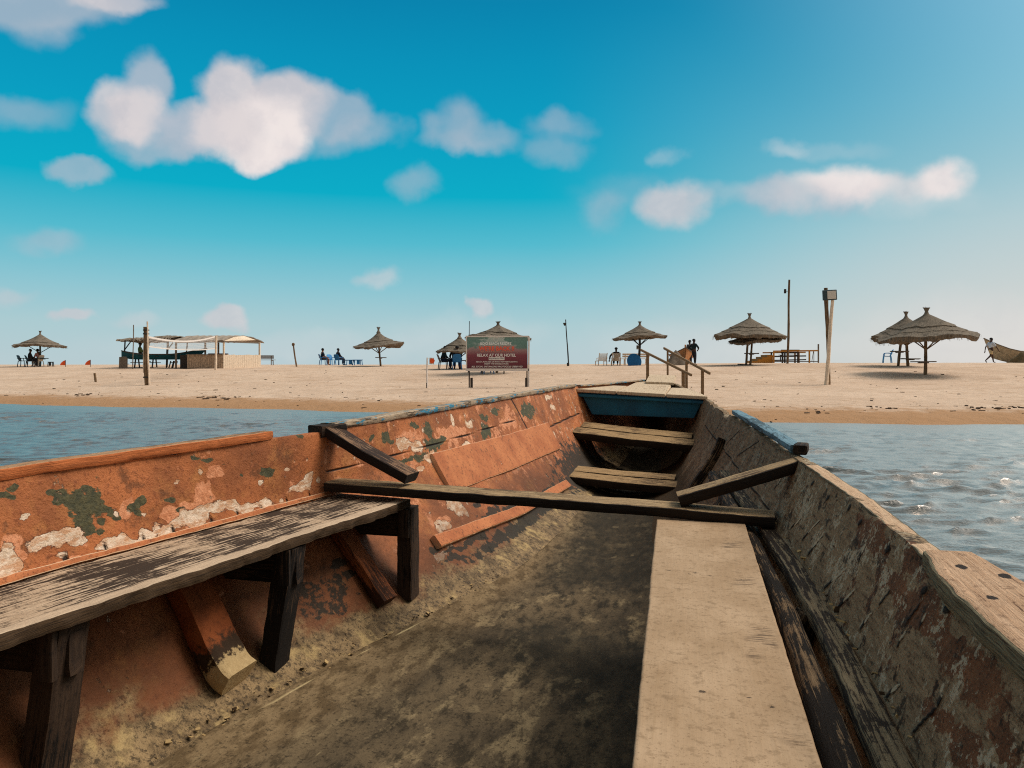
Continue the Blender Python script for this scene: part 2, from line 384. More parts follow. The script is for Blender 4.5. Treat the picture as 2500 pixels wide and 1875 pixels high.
#GEOM-END
BOAT = thing('wooden_boat', 'weathered wooden boat with peeling orange side and blue bow, filling the foreground', 'boat',
             (-.63 * math.cos(YAW), .63 * math.sin(YAW), 0), -YAW)
def hp(side, s, v, off=0.0, dz=0.0):
    """point on the inner skin, lifted off it by off towards the inside, in boat coordinates with true z"""
    p = hull(side, s, v); a = hull(side, s, min(v + .05, 3)) - hull(side, s, max(v - .05, 0))
    n = Vector((-a[2], 0, a[0])).normalized(); n = n if (n.x > 0) == (side == 'L') else -n
    return Vector((p[0] + n.x * off, p[1], p[2] + n.z * off + EYE + dz))

# ---- materials
def chips(nt, x, lo, hi): return nt.step(x, lo, hi)
def m_orange(nt):
    uv = nt.uv(); o = nt.obj()
    nA = nt.noise(o, 3.2, 5., .6); nB = nt.noise(o, 14., 6., .68); nC = nt.noise(o, 60., 4., .7); nD = nt.noise(nt.vmath('ADD', o, (9, 3, 5)), 7., 6., .7); nE = nt.noise(o, 170., 3., .7); nH = nt.noise(nt.scale(o, (1, .35, 1)), 42., 5., .75)
    c = nt.mix(nt.step(nA, .34, .64), lin(183, 107, 60), lin(142, 81, 44))
    c = nt.mix(nt.step(nD, .5, .68, 0, .55), c, lin(196, 128, 70))
    c = nt.mix(nt.step(nC, .53, .66, 0, .6), c, lin(112, 54, 26)); c = nt.mix(nt.step(nE, .58, .68, 0, .35), c, lin(92, 44, 22)); c = nt.mix(nt.step(nE, .40, .30, 0, .2), c, lin(214, 138, 86))
    c = nt.mix(nt.step(nt.noise(nt.vmath('ADD', o, (5, 1, 2)), 4.5, 6., .75), .56, .66, 0, .8), c, lin(104, 62, 34))
    edge = nt.math('ADD', nt.math('MULTIPLY', nt.math('SUBTRACT', nB, .5), 1.5), nt.math('ADD', nt.math('MULTIPLY', nt.math('SUBTRACT', nC, .5), .5), nt.math('MULTIPLY', nt.math('SUBTRACT', nH, .5), 1.1)))
    def mask(name, k=1.0, a=.42, b=.56): return nt.step(nt.math('MULTIPLY_ADD', edge, k, nt.attr(name)), a, b)
    age = nt.attr('age')   # more wear towards the bow
    wr = nt.math('ADD', nt.math('MULTIPLY', age, .16), nD)
    pk = nt.math('MAXIMUM', mask('pink', .6, .46, .52), nt.step(nt.math('ADD', nt.math('MULTIPLY', age, .06), nt.noise(nt.vmath('ADD', o, (2, 7, 4)), 9., 6., .75)), .61, .66))
    c = nt.mix(nt.math('MULTIPLY', pk, .9), c, nt.mix(nt.step(nC, .4, .62), lin(222, 150, 108), lin(196, 122, 80)))
    dk = mask('dark', .9); c = nt.mix(dk, c, nt.mix(nt.step(nC, .3, .7), lin(58, 58, 40), lin(92, 84, 54)))
    tiny = nt.math('MULTIPLY', nt.step(nt.voro(o, 11.), .13, .07), nt.step(nt.noise(o, 2.6, 2.), .52, .6))
    wh = nt.math('MAXIMUM', nt.math('MAXIMUM', mask('white', .95, .46, .50), nt.math('MULTIPLY', tiny, .9)), nt.math('MULTIPLY', nt.step(nt.math('MULTIPLY_ADD', age, .06, nB), .66, .70), .8))
    rim = nt.step(nt.math('MULTIPLY_ADD', edge, .85, nt.attr('white')), .36, .46); c = nt.mix(nt.math('MULTIPLY', rim, .7), c, lin(96, 48, 26))
    c = nt.mix(wh, c, nt.mix(nt.step(nH, .42, .60), nt.mix(nt.step(nC, .4, .65), lin(232, 206, 180), lin(206, 176, 146)), lin(196, 146, 108)))
    # browner below the bench line, bilge deposits at the bottom
    v = nt.attr('v')
    nL = nt.noise(nt.scale(o, (1, .6, 1)), 4., 6., .7)
    lowb = nt.math('ADD', v, nt.math('MULTIPLY', nt.math('SUBTRACT', nL, .5), 1.9))
    c = nt.mix(nt.step(lowb, 1.1, 1.9, 0, .75), c, lin(84, 48, 22))
    dep = nt.math('MULTIPLY', nt.step(lowb, 1.85, 2.3), nt.math('MULTIPLY_ADD', age, -.35, 1.0))
    dc = nt.mix(nt.step(nB, .35, .65), lin(152, 124, 86), lin(98, 77, 50)); dc = nt.mix(nt.step(nC, .50, .62, 0, .8), dc, lin(50, 38, 22)); dc = nt.mix(nt.step(nE, .54, .66, 0, .6), dc, lin(44, 32, 18)); dc = nt.mix(nt.step(nD, .52, .66, 0, .8), dc, lin(186, 156, 104))
    c = nt.mix(dep, c, dc)
    mo = nt.math('MULTIPLY', nt.step(nt.math('ADD', nt.attr('moss_shade'), nt.math('MULTIPLY', edge, .9)), .45, .6), .92)
    c = nt.mix(mo, c, lin(38, 32, 20))  # moss, plus shade painted in around the forward thwarts
    c = nt.mix(nt.step(nt.attr('seam'), .35, .75, 0, .93), c, lin(24, 14, 8))
    c = nt.mix(nt.step(nt.voro(nt.scale(o, (1, .55, .55)), 26.), .05, .02, 0, .6), c, lin(60, 30, 16))
    h = nt.math('ADD', nt.math('MULTIPLY', wh, -.5), nt.math('ADD', nt.math('MULTIPLY', nC, .35), nt.math('ADD', nt.math('MULTIPLY', nB, .5), nt.math('MULTIPLY', nt.attr('seam'), -1.2))))
    h = nt.math('MULTIPLY_ADD', dep, nt.math('MULTIPLY', nB, .9), h)
    return c, nt.bump(nt.math('MULTIPLY_ADD', nE, .25, h), 1.0, .012)
def m_raw_side(nt):
    o = nt.obj(); s = nt.scale(o, (1, 1, 1))
    nA = nt.noise(s, 3.4, 6., .66); nB = nt.noise(s, 15., 6., .7); nC = nt.noise(s, 70., 4., .7); nG = nt.noise(nt.scale(o, (14, 2.4, 14)), 5., 6., .72); nE = nt.noise(o, 160., 3., .7)
    age = nt.attr('age')
    c = nt.mix(nt.step(nG, .3, .7), lin(156, 130, 99), lin(114, 90, 66))
    pa = nt.step(nt.math('ADD', nA, nt.math('ADD', nt.math('MULTIPLY', nt.math('SUBTRACT', nB, .5), .9), nt.math('MULTIPLY', nt.math('SUBTRACT', nt.attr('brown'), .5), .34))), .50, .54)
    c = nt.mix(pa, c, nt.mix(nt.step(nB, .3, .7), lin(130, 86, 57), lin(88, 57, 38)))
    gp = nt.step(nt.math('ADD', nt.noise(nt.vmath('ADD', o, (4, 2, 8)), 6., 6., .72), nt.math('MULTIPLY', nt.math('SUBTRACT', nC, .5), .7)), .55, .60)
    c = nt.mix(nt.math('MULTIPLY', gp, .9), c, nt.mix(nC, lin(196, 180, 154), lin(164, 148, 122)))
    c = nt.mix(nt.step(nG, .56, .68, 0, .8), c, lin(44, 31, 21)); c = nt.mix(nt.step(nE, .54, .66, 0, .6), c, lin(40, 28, 19)); c = nt.mix(nt.step(nE, .40, .30, 0, .4), c, lin(184, 164, 134))
    c = nt.mix(nt.step(nt.math('ADD', nB, nt.math('MULTIPLY', nt.math('SUBTRACT', nC, .5), .3)), .57, .63, 0, .85), c, lin(46, 34, 24))
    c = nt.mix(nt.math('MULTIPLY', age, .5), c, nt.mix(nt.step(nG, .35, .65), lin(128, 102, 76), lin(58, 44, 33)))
    v = nt.attr('v'); nL = nt.noise(o, 5., 5.)
    c = nt.mix(nt.step(nt.math('MULTIPLY_ADD', nL, 1.2, v), 2.0, 2.5), c, lin(70, 54, 34))
    c = nt.mix(nt.step(nt.attr('seam'), .35, .75, 0, .95), c, lin(18, 12, 8))
    c = nt.mix(nt.step(nt.attr('chalk'), .3, .7, 0, .9), c, lin(190, 168, 138))
    h = nt.math('ADD', nt.math('MULTIPLY', nG, .8), nt.math('ADD', nt.math('MULTIPLY', nC, .3), nt.math('ADD', nt.math('MULTIPLY', nB, .6), nt.math('MULTIPLY', nt.attr('seam'), -1.6))))
    return c, nt.bump(h, .85, .010)
def m_floor(nt):
    o = nt.obj(); s = nt.scale(o, (1.7, .75, 1))
    nA = nt.noise(s, 3.0, 6., .68); nB = nt.noise(s, 12., 6., .7); nC = nt.noise(o, 70., 4., .7); nD = nt.noise(nt.vmath('ADD', s, (3, 8, 1)), 5.5, 6., .7)
    c = nt.mix(nt.step(nA, .3, .66), lin(106, 89, 65), lin(68, 57, 42))
    c = nt.mix(nt.step(nD, .50, .64, 0, .75), c, lin(142, 122, 90))
    c = nt.mix(nt.step(nB, .50, .64, 0, .8), c, lin(46, 38, 25))
    ed = nt.attr('edge'); e2 = nt.math('ADD', ed, nt.math('MULTIPLY', nt.math('SUBTRACT', nA, .5), .9))
    c = nt.mix(nt.step(e2, .22, .9, 0, .85), c, nt.mix(nt.step(nB, .4, .6), lin(138, 114, 82), lin(98, 78, 52)))
    da = nt.math('ADD', nt.attr('floor_shade'), nt.math('MULTIPLY', nt.math('SUBTRACT', nB, .5), 1.5))
    c = nt.mix(nt.step(da, .35, 1.05, 0, .72), c, lin(38, 34, 24))  # shade painted into the floor colour
    fl = nt.math('MULTIPLY', nt.step(nt.voro(nt.vmath('ADD', nt.scale(o, (1, .5, 1)), nt.scale(nt.noisec(o, 9.), (.12, .12, 0))), 9.), .16, .10), nt.step(nt.noise(o, 2., 2.), .5, .56))
    c = nt.mix(nt.math('MULTIPLY', fl, .35), c, lin(150, 130, 96))
    c = nt.mix(nt.step(nC, .53, .66, 0, .7), c, lin(36, 29, 19)); nE = nt.noise(o, 170., 3., .7); c = nt.mix(nt.step(nE, .56, .67, 0, .4), c, lin(34, 27, 17)); c = nt.mix(nt.step(nE, .40, .30, 0, .25), c, lin(156, 132, 92))
    c = nt.mix(nt.step(nt.attr('crack'), .4, .8, 0, .85), c, lin(206, 182, 134))
    h = nt.math('ADD', nt.math('MULTIPLY', nB, .9), nt.math('ADD', nt.math('MULTIPLY', nC, .35), nt.math('MULTIPLY', nA, .8)))
    return c, nt.bump(h, .6, .007)
def wood(name, light, mid, dark, worn=.5, side=None, rough=.85, grain=1.0, bumpd=.006, paint=None, side2=None, extra=None, pth=.77):
    """sawn timber with grain along U; 'side' attribute marks the edges; on the beam, tar plus painted-in shade"""
    def fn(nt):
        uv = nt.uv(); g = nt.noise(nt.scale(uv, (3.4, 62, 1)), 1.6, 8., .72, .5); f = nt.noise(nt.scale(uv, (9, 230, 1)), 1.5, 5., .7); b = nt.noise(nt.obj(), 2.4, 5., .65); sp = nt.noise(nt.obj(), 60., 4., .7)
        c = nt.mix(nt.step(g, .34, .62), light, mid)
        wn = nt.math('ADD', nt.math('MULTIPLY', g, .62), nt.math('MULTIPLY', b, .5))
        wn = nt.math('ADD', wn, nt.math('MULTIPLY', nt.math('SUBTRACT', sp, .5), .12)); c = nt.mix(nt.step(wn, .62 - .14 * worn, .655 - .14 * worn), c, dark)
        c = nt.mix(nt.step(f, .5, .72, 0, .55 * grain), c, dark)
        c = nt.mix(nt.step(sp, .54, .68, 0, .6), c, dark)
        if paint is not None:
            pm = nt.step(nt.math('ADD', nt.noise(nt.scale(uv, (5, 16, 1)), 2., 6., .7), nt.math('MULTIPLY', b, .45)), pth, pth + .05)
            c = nt.mix(pm, c, paint)
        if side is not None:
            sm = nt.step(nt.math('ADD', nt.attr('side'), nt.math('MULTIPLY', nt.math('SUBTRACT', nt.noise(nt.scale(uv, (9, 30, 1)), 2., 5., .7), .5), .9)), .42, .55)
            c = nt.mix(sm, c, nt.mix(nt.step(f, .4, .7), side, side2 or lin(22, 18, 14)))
        if extra == 'rim':
            c = nt.mix(nt.math('MULTIPLY', nt.step(nt.math('ADD', nt.attr('rim'), nt.math('MULTIPLY', nt.math('SUBTRACT', g, .5), 1.2)), .45, .55), .8), c, light)
        if extra == 'holes':
            c = nt.mix(nt.step(nt.math('ADD', nt.attr('holes'), nt.math('MULTIPLY', nt.math('SUBTRACT', sp, .5), .7)), .45, .6), c, lin(46, 32, 22))
            c = nt.mix(nt.step(nt.noise(nt.scale(uv, (2.5, 36, 1)), 1.3, 5., .7), .62, .66, 0, .85), c, lin(70, 46, 30))
        h = nt.math('ADD', nt.math('MULTIPLY', g, 1.0), nt.math('ADD', nt.math('MULTIPLY', f, .5), nt.math('MULTIPLY', sp, .25)))
        return c, nt.bump(h, .8, bumpd)
    return material(name, fn, rough, .25)
M_ORANGE = material('peeling_orange_paint', m_orange, .72, .3)
M_RAW = material('bare_weathered_planking', m_raw_side, .9, .2)
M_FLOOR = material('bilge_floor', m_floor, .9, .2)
M_BEAM = wood('tarred_shaded_beam_wood', lin(182, 152, 112), lin(140, 112, 78), lin(84, 62, 42), .25, side=lin(44, 33, 24))  # near-black sides: chipped tar with the front-face shade painted in
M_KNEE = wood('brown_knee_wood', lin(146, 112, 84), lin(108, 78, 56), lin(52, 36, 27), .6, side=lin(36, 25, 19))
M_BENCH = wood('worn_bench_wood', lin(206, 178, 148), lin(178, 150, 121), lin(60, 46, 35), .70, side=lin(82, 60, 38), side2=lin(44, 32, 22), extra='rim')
M_LEG = wood('dark_leg_wood', lin(74, 54, 38), lin(54, 38, 27), lin(24, 17, 12), .5)
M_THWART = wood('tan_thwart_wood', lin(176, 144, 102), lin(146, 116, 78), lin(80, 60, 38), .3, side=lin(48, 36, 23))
M_STRING = wood('bark_stringer_wood', lin(150, 122, 90), lin(92, 66, 42), lin(36, 26, 17), .75, bumpd=.012)
M_CAPLIGHT = wood('bleached_cap_wood', lin(214, 180, 146), lin(192, 156, 122), lin(120, 88, 62), .12, side=lin(128, 116, 92))
M_CAPBLUE = wood('blue_flaked_cap', lin(196, 172, 144), lin(162, 138, 112), lin(92, 76, 60), .35, paint=lin(70, 138, 164))
M_CAPORANGE = wood('orange_flaked_cap', lin(186, 148, 112), lin(166, 124, 88), lin(92, 62, 42), .35, side=lin(206, 116, 64), side2=lin(140, 78, 44))
M_BLUEGREY = wood('grey_blue_cap', lin(122, 152, 164), lin(102, 132, 146), lin(66, 84, 92), .3)
M_DECK = wood('pale_deck_boards', lin(214, 190, 160), lin(198, 172, 142), lin(150, 122, 94), .08)
def m_blue(nt):
    o = nt.obj(); n = nt.noise(o, 5., 5., .6); n2 = nt.noise(o, 32., 5., .7)
    c = nt.mix(nt.step(n, .3, .7), lin(0, 98, 126), lin(0, 76, 102))
    c = nt.mix(nt.step(n2, .70, .73), c, lin(150, 160, 160)); c = nt.mix(nt.step(n2, .32, .28, 0, .6), c, lin(20, 40, 52))
    return c, nt.bump(n2, .4, .004)
M_BLUE = material('blue_boat_paint', m_blue, .55, .4)
def m_tanplank(nt):
    uv = nt.uv(); o = nt.obj()
    n = nt.noise(nt.scale(uv, (3, 5, 1)), 1.5, 6., .6); n2 = nt.noise(o, 40., 4., .7); g = nt.noise(nt.scale(uv, (3, 60, 1)), 1.5, 4.)
    c = nt.mix(nt.step(n, .3, .7), lin(182, 152, 120), lin(160, 130, 98)); c = nt.mix(nt.step(n2, .5, .68, 0, .5), c, lin(120, 94, 66)); n4 = nt.noise(o, 150., 3., .7); c = nt.mix(nt.step(n4, .56, .68, 0, .5), c, lin(110, 84, 58)); c = nt.mix(nt.step(g, .55, .7, 0, .25), c, lin(150, 120, 86))
    u, v, _ = nt.sep(uv)[0:3]; v = nt.math('MULTIPLY', v, -1.0)
    # saw scars near the right edge, nail holes in two rows
    sc1 = nt.noise(nt.comb(nt.math('MULTIPLY', u, 95), nt.math('MULTIPLY', v, 9), 0.), 1., 3., .6); zone = nt.math('MULTIPLY', nt.step(v, .05, .075), nt.step(v, .135, .115))
    grp = nt.step(nt.noise(nt.comb(nt.math('MULTIPLY', u, 4.5), nt.math('MULTIPLY', v, 3), 0.), 1., 2.), .50, .60)
    c = nt.mix(nt.math('MULTIPLY', nt.math('MULTIPLY', zone, grp), nt.step(sc1, .50, .56, 0, .85)), c, lin(84, 64, 46))
    c = nt.mix(nt.step(nt.math('ADD', nt.attr('holes'), nt.math('MULTIPLY', nt.math('SUBTRACT', n2, .5), 1.5)), .42, .75, 0, .85), c, lin(52, 38, 26))
    c = nt.mix(nt.step(nt.noise(o, 9., 5., .7), .66, .74, 0, .5), c, lin(128, 98, 66))
    return c, nt.bump(nt.math('ADD', n2, g), .35, .003)
M_TAN = material('tan_plywood_plank', m_tanplank, .8, .25)

# ---- swept timber
def plank(name, path, w, th, mat, parent, up=(0, 0, 1), nseg=60, nw=8, bev=.006, edge=.004, rough=.002, seed=0, attrs=None, ups=None, twist=None):
    """timber swept along a path (centre of the top face); w may be a function of 0..1; th the thickness"""
    P = np.array([tuple(p) for p in path], float); dl = np.r_[0, np.cumsum(np.linalg.norm(np.diff(P, axis=0), axis=1))]; L = dl[-1]
    q = np.linspace(0, L, nseg + 1); C = np.stack([np.interp(q, dl, P[:, k]) for k in range(3)], -1)
    D = np.gradient(C, axis=0); D /= np.linalg.norm(D, axis=1)[:, None]
    UPV = np.tile(np.array(up, float), (nseg + 1, 1)) if ups is None else np.stack([np.interp(q / L, np.linspace(0, 1, len(ups)), np.array([u[k] for u in ups])) for k in range(3)], -1)
    S = np.cross(D, UPV); S /= np.linalg.norm(S, axis=1)[:, None]; U = np.cross(S, D)
    wf = np.array([w(t) if callable(w) else w for t in q / L]) / 2
    # section: (across fraction -1..1, depth, is_side, v metre)
    sec = [(a, 0, 0) for a in np.linspace(-1, 1, nw)]
    side = [(1, d, 1) for d in (th * .10, th * .4, th * .7)]; bot = [(a, th, 1) for a in np.linspace(1, -1, nw)]; side2 = [(-1, d, 1) for d in (th * .7, th * .4, th * .10)]
    sec = sec + side + bot + side2; ns = len(sec); V = []; UVs = []; SD = []
    for k, (a, d, sd) in enumerate(sec):
        aa = np.full(nseg + 1, a) * wf; dd = np.full(nseg + 1, float(d))
        if abs(a) == 1 and d in (0, th):                                     # rounded arris
            aa = aa - np.sign(a) * bev; 
        if d == 0 and abs(a) < 1 and nw > 4 and abs(abs(a) - 1) < 2.2 / (nw - 1) and bev > 0: aa = np.sign(a) * (wf - bev * 2.2)
        pt = C + S * aa[:, None] - U * dd[:, None]
        if abs(a) == 1 and 0 < d < th: pass
        V.append(pt); UVs.append(np.stack([q, aa + (d if a > 0 else -d) * np.sign(a) * (1 if a > 0 else 1)], -1)); SD.append(np.full(nseg + 1, float(sd)))
    V = np.stack(V, 1); UVs = np.stack(UVs, 1); SD = np.stack(SD, 1)
    # worn, wavering edges
    A = np.array([a for a, d, sd in sec])
    wv = fbm(np.stack([np.repeat(q[:, None], ns, 1) * 4, np.sign(A)[None] * np.ones((nseg + 1, 1)) * 5, np.zeros((nseg + 1, ns)) + seed], -1), seed, 4)
    V += (S[:, None, :] * (wv * edge * (np.abs(A) > .75) * np.sign(A))[..., None])
    ch = fbm(np.stack([np.repeat(q[:, None], ns, 1) * 22, np.sign(A)[None] * np.ones((nseg + 1, 1)) * 9, np.array([d for a, d, sd in sec])[None] * 30 + np.zeros((nseg + 1, 1))], -1), seed + 3, 3)
    V += (S[:, None, :] * (ch * edge * .7 * (np.abs(A) > .75) * np.sign(A))[..., None])
    nz = fbm(V * 7 + seed * 1.7, seed + 8, 3); V += U[:, None, :] * (nz * rough)[..., None]
    Vf = V.reshape(-1, 3); n = len(Vf); F1 = grid_faces(nseg + 1, ns, True)
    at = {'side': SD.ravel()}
    for k, fn in (attrs or {}).items(): at[k] = fn(UVs[..., 0].ravel(), UVs[..., 1].ravel(), SD.ravel())
    # end caps as own vertices
    cap0 = V[0]; cap1 = V[-1]; V2 = np.vstack([Vf, cap0, cap0.mean(0)[None], cap1, cap1.mean(0)[None]])
    uv2 = np.vstack([UVs.reshape(-1, 2), np.stack([np.zeros(ns), np.arange(ns) * .01], -1), [[0, 0]], np.stack([np.zeros(ns) + L, np.arange(ns) * .01], -1), [[L, 0]]])
    F2 = []
    for k in range(ns):
        k2 = (k + 1) % ns; F2.append((n + k2, n + k, n + ns, n + ns)); F2.append((n + ns + 1 + k, n + ns + 1 + k2, n + 2 * ns + 1, n + 2 * ns + 1))
    for k in at: at[k] = np.r_[at[k], np.full(2 * ns + 2, 1.0 if k == 'side' else 0.0)]
    me = bpy.data.meshes.new(name)
    faces = [tuple(f) for f in F1] + [f[:3] for f in F2]
    me.from_pydata([tuple(p) for p in V2], [], faces); me.update()
    me.polygons.foreach_set('use_smooth', [True] * len(me.polygons))
    l = me.uv_layers.new(name='UVMap'); vi = np.empty(len(me.loops), np.int32); me.loops.foreach_get('vertex_index', vi); l.data.foreach_set('uv', uv2[vi].astype(np.float32).ravel())
    for k, a in at.items():
        x = me.attributes.new(k, 'FLOAT', 'POINT'); x.data.foreach_set('value', a.astype(np.float32))
    bm = bmesh.new(); bm.from_mesh(me); bmesh.ops.recalc_face_normals(bm, faces=bm.faces); bm.to_mesh(me); bm.free()
    me.set_sharp_from_angle(angle=R(50))
    return link_mesh(name, me, mat, parent)
def E(u, s, z): return Vector((u, s, z + EYE))

# ---- side planking, floor
def blobs(S, Vv, lst, aspect=.30):
    m = np.zeros_like(S); q = np.stack([S * 5, Vv * 1.6, S * 0], -1)
    w1 = .030 * fbm(q * 2.2, 101, 4); w2 = .10 * fbm(q * 2.2 + 7, 103, 4); w3 = .55 * fbm(q * 6, 105, 4)
    for (s0, v0, rs, rv, *k) in lst:
        d = np.sqrt(((S + w1 - s0) / rs) ** 2 + ((Vv + w2 - v0) / rv) ** 2) + w3; m = np.maximum(m, np.clip(1.45 - d, 0, 1) * (k[0] if k else 1))
    return m
def segs(S, Vv, lst, asp=.30):
    """distance mask to line segments (s0,v0,s1,v1,halfwidth m)"""
    m = np.zeros_like(S)
    for (a, b, c, d, w) in lst:
        px, py = S - a, (Vv - b) * asp; dx, dy = c - a, (d - b) * asp; t = np.clip((px * dx + py * dy) / (dx * dx + dy * dy + 1e-9), 0, 1)
        m = np.maximum(m, np.clip(1.3 - np.hypot(px - t * dx, py - t * dy) / w, 0, 1))
    return m
def side_part(side, name, mat, spans, masks, label):
    sg = -1 if side == 'L' else 1
    S = np.concatenate([np.arange(-2.5, .6, .05), np.arange(.6, 5.2, .009), np.arange(5.2, 7.45, .014), np.arange(7.5, 9.41, .05)])
    vi = np.concatenate([np.linspace(0, 1, 40), np.linspace(1, 2, 44)[1:], np.linspace(2, 3, 20)[1:]])
    SS, VV = np.meshgrid(S, vi, indexing='ij'); P = hull(side, SS, VV)
    # irregular plank surface and ragged top edge
    n = fbm(np.stack([SS * 1.4, VV * .6, SS * 0], -1), 3 + sg, 3) * .010 + fbm(np.stack([SS * 9, VV * 3.2, SS * 0], -1), 9 + sg, 3) * .0035
    P[..., 0] += n * (VV > .02); top = fbm(np.stack([S * 6, S * 0, S * 0], -1), 21 + sg, 4) * (.006 if side == 'L' else .012 + .014 * np.clip((S - 3.2) / 1, 0, 1))
    if side == 'R': top -= .055 * np.clip(1 - np.abs(S - 5.55) / .22, 0, 1) + .02 * np.clip(1 - np.abs(S - 6.6) / .5, 0, 1)
    P[..., 2] += top[:, None] * np.clip(1 - VV / .12, 0, 1)
    for m in spans: P = m(P, SS, VV)
    T = _P[side]; g = P[:, 0, :]
    Z = lambda k, o: np.stack([_cr(S, _ST, T[k][0]) + sg * o, S, _cr(S, _ST, T[k][1])], -1)
    keel = np.stack([S * 0 + sg * .02, S, np.interp(S, [-2.5, 7.4, 9.4], [-1.62, -1.55, -.9])], -1)
    outer = [keel, Z('K', .07) + np.array([0, 0, -.32]), Z('B', .05), g + np.array([sg * .042, 0, -.03]), g + np.array([sg * .040, 0, -.002])]
    A = np.stack(outer, 1); PP = np.concatenate([A, P], 1); nv = PP.shape[1]
    PP[..., 2] += EYE
    pad = lambda a: np.concatenate([np.zeros((len(S), len(outer))), a], 1).ravel()
    at = {k: pad(fn(SS, VV)) for k, fn in masks.items()}; at['v'] = pad(VV)
    uv = np.stack([np.repeat(S[:, None], nv, 1), np.concatenate([np.tile(np.linspace(-1.5, -.1, len(outer)), (len(S), 1)), VV], 1)], -1).reshape(-1, 2)
    me = np_mesh(name, PP.reshape(-1, 3), grid_faces(len(S), nv), True, uv, at)
    bm = bmesh.new(); bm.from_mesh(me); bmesh.ops.recalc_face_normals(bm, faces=bm.faces); bm.to_mesh(me); bm.free()
    me.set_sharp_from_angle(angle=R(48))
    o = link_mesh(name, me, mat, BOAT); o['label'] = label
    return o
WHITE = []; DARK = []; PINK = []; MOSS = []
WHITE = [(1.97, 0.88, 0.03, 0.03), (2.01, 0.81, 0.03, 0.05), (2.12, 0.8, 0.04, 0.05), (2.38, 0.77, 0.05, 0.05), (2.17, 0.86, 0.03, 0.03), (2.48, 0.8, 0.04, 0.05), (1.79, 0.8, 0.03, 0.04), (1.72, 0.7, 0.07, 0.09), (1.59, 0.79, 0.04, 0.15), (1.57, 0.91, 0.03, 0.08), (1.91, 0.88, 0.06, 0.06), (1.86, 0.89, 0.03, 0.03), (2.08, 0.84, 0.05, 0.1), (2.04, 0.86, 0.03, 0.04), (2.22, 0.8, 0.08, 0.12), (2.3, 0.77, 0.05, 0.08), (2.44, 0.82, 0.09, 0.06), (2.56, 0.82, 0.04, 0.07), (2.78, 0.7, 0.06, 0.08), (2.83, 0.64, 0.03, 0.09), (2.73, 0.69, 0.04, 0.05), (2.15, 0.34, 0.012, 0.03), (2.26, 0.3, 0.012, 0.03), (1.66, 0.43, 0.012, 0.04), (2.55, 0.54, 0.02, 0.04), (1.94, 0.53, 0.012, 0.07), (2.04, 0.65, 0.012, 0.03), (1.74, 0.86, 0.02, 0.03), (2.64, 0.79, 0.012, 0.03), (2.89, 0.71, 0.012, 0.03), (1.99, 0.86, 0.02, 0.05), (2.7, 0.42, 0.012, 0.03), (3.6, 0.44, 0.07, 0.09), (3.72, 0.49, 0.07, 0.1), (4.32, 0.71, 0.08, 0.09), (3.83, 0.72, 0.08, 0.08), (4.47, 0.34, 0.04, 0.09), (4.25, 0.2, 0.03, 0.1), (6.39, 0.14, 0.11, 0.08), (3.78, 1.45, 0.07, 0.1), (3.79, 1.53, 0.07, 0.07), (3.55, 1.59, 0.07, 0.06), (3.54, 1.53, 0.04, 0.04), (3.49, 1.78, 0.04, 0.04), (3.69, 0.87, 0.04, 0.04), (6.4, 0.41, 0.07, 0.05), (3.37, 1.86, 0.06, 0.06)]
DARK = [(1.73, 0.21, 0.012, 0.03), (1.74, 0.35, 0.012, 0.04), (1.77, 0.48, 0.012, 0.03), (1.88, 0.63, 0.02, 0.04), (1.93, 0.55, 0.03, 0.04), (1.87, 0.73, 0.02, 0.04), (1.82, 0.69, 0.03, 0.06), (1.94, 0.63, 0.02, 0.03), (1.85, 0.22, 0.02, 0.04), (2.02, 0.49, 0.02, 0.06), (2.02, 0.63, 0.012, 0.04), (2.13, 0.56, 0.03, 0.03), (2.17, 0.69, 0.02, 0.03), (1.62, 0.1, 0.02, 0.03), (1.63, 0.19, 0.012, 0.03), (2.25, 0.1, 0.02, 0.03), (2.6, 0.43, 0.04, 0.06), (1.82, 0.43, 0.05, 0.2), (1.8, 0.57, 0.04, 0.13), (1.87, 0.35, 0.03, 0.18), (1.76, 0.28, 0.02, 0.06), (1.91, 0.49, 0.03, 0.05), (2.0, 0.54, 0.02, 0.05), (1.6, 0.16, 0.02, 0.04), (2.6, 0.47, 0.03, 0.09), (2.45, 0.44, 0.012, 0.04), (2.3, 0.15, 0.03, 0.03), (2.36, 0.26, 0.02, 0.03), (2.79, 0.0, 0.03, 0.03), (3.44, 0.27, 0.05, 0.11), (3.49, 0.37, 0.04, 0.06), (3.75, 0.17, 0.07, 0.06), (3.9, 0.31, 0.05, 0.16), (3.89, 0.55, 0.1, 0.14), (4.02, 0.54, 0.08, 0.07), (3.71, 0.68, 0.11, 0.07), (3.56, 0.71, 0.07, 0.05), (4.78, 0.28, 0.09, 0.08), (5.71, 0.32, 0.16, 0.16), (5.0, 0.2, 0.08, 0.05), (4.71, 0.55, 0.1, 0.13), (4.64, 0.59, 0.06, 0.1), (3.31, 0.23, 0.03, 0.04), (5.62, 0.4, 0.12, 0.11)]
PINK = [(1.97, 0.53, 0.03, 0.13), (2.27, 0.58, 0.05, 0.18), (2.21, 0.67, 0.04, 0.09), (2.33, 0.31, 0.04, 0.1), (1.61, 0.65, 0.05, 0.09), (1.63, 0.75, 0.03, 0.08), (2.14, 0.72, 0.04, 0.08), (1.95, 0.95, 0.08, 0.03), (1.75, 0.92, 0.04, 0.03), (4.16, 0.45, 0.22, 0.15), (4.53, 0.89, 0.26, 0.1), (3.67, 0.37, 0.13, 0.11), (5.16, 0.48, 0.17, 0.17), (3.59, 1.54, 0.07, 0.07), (4.42, 1.2, 0.28, 0.07)]
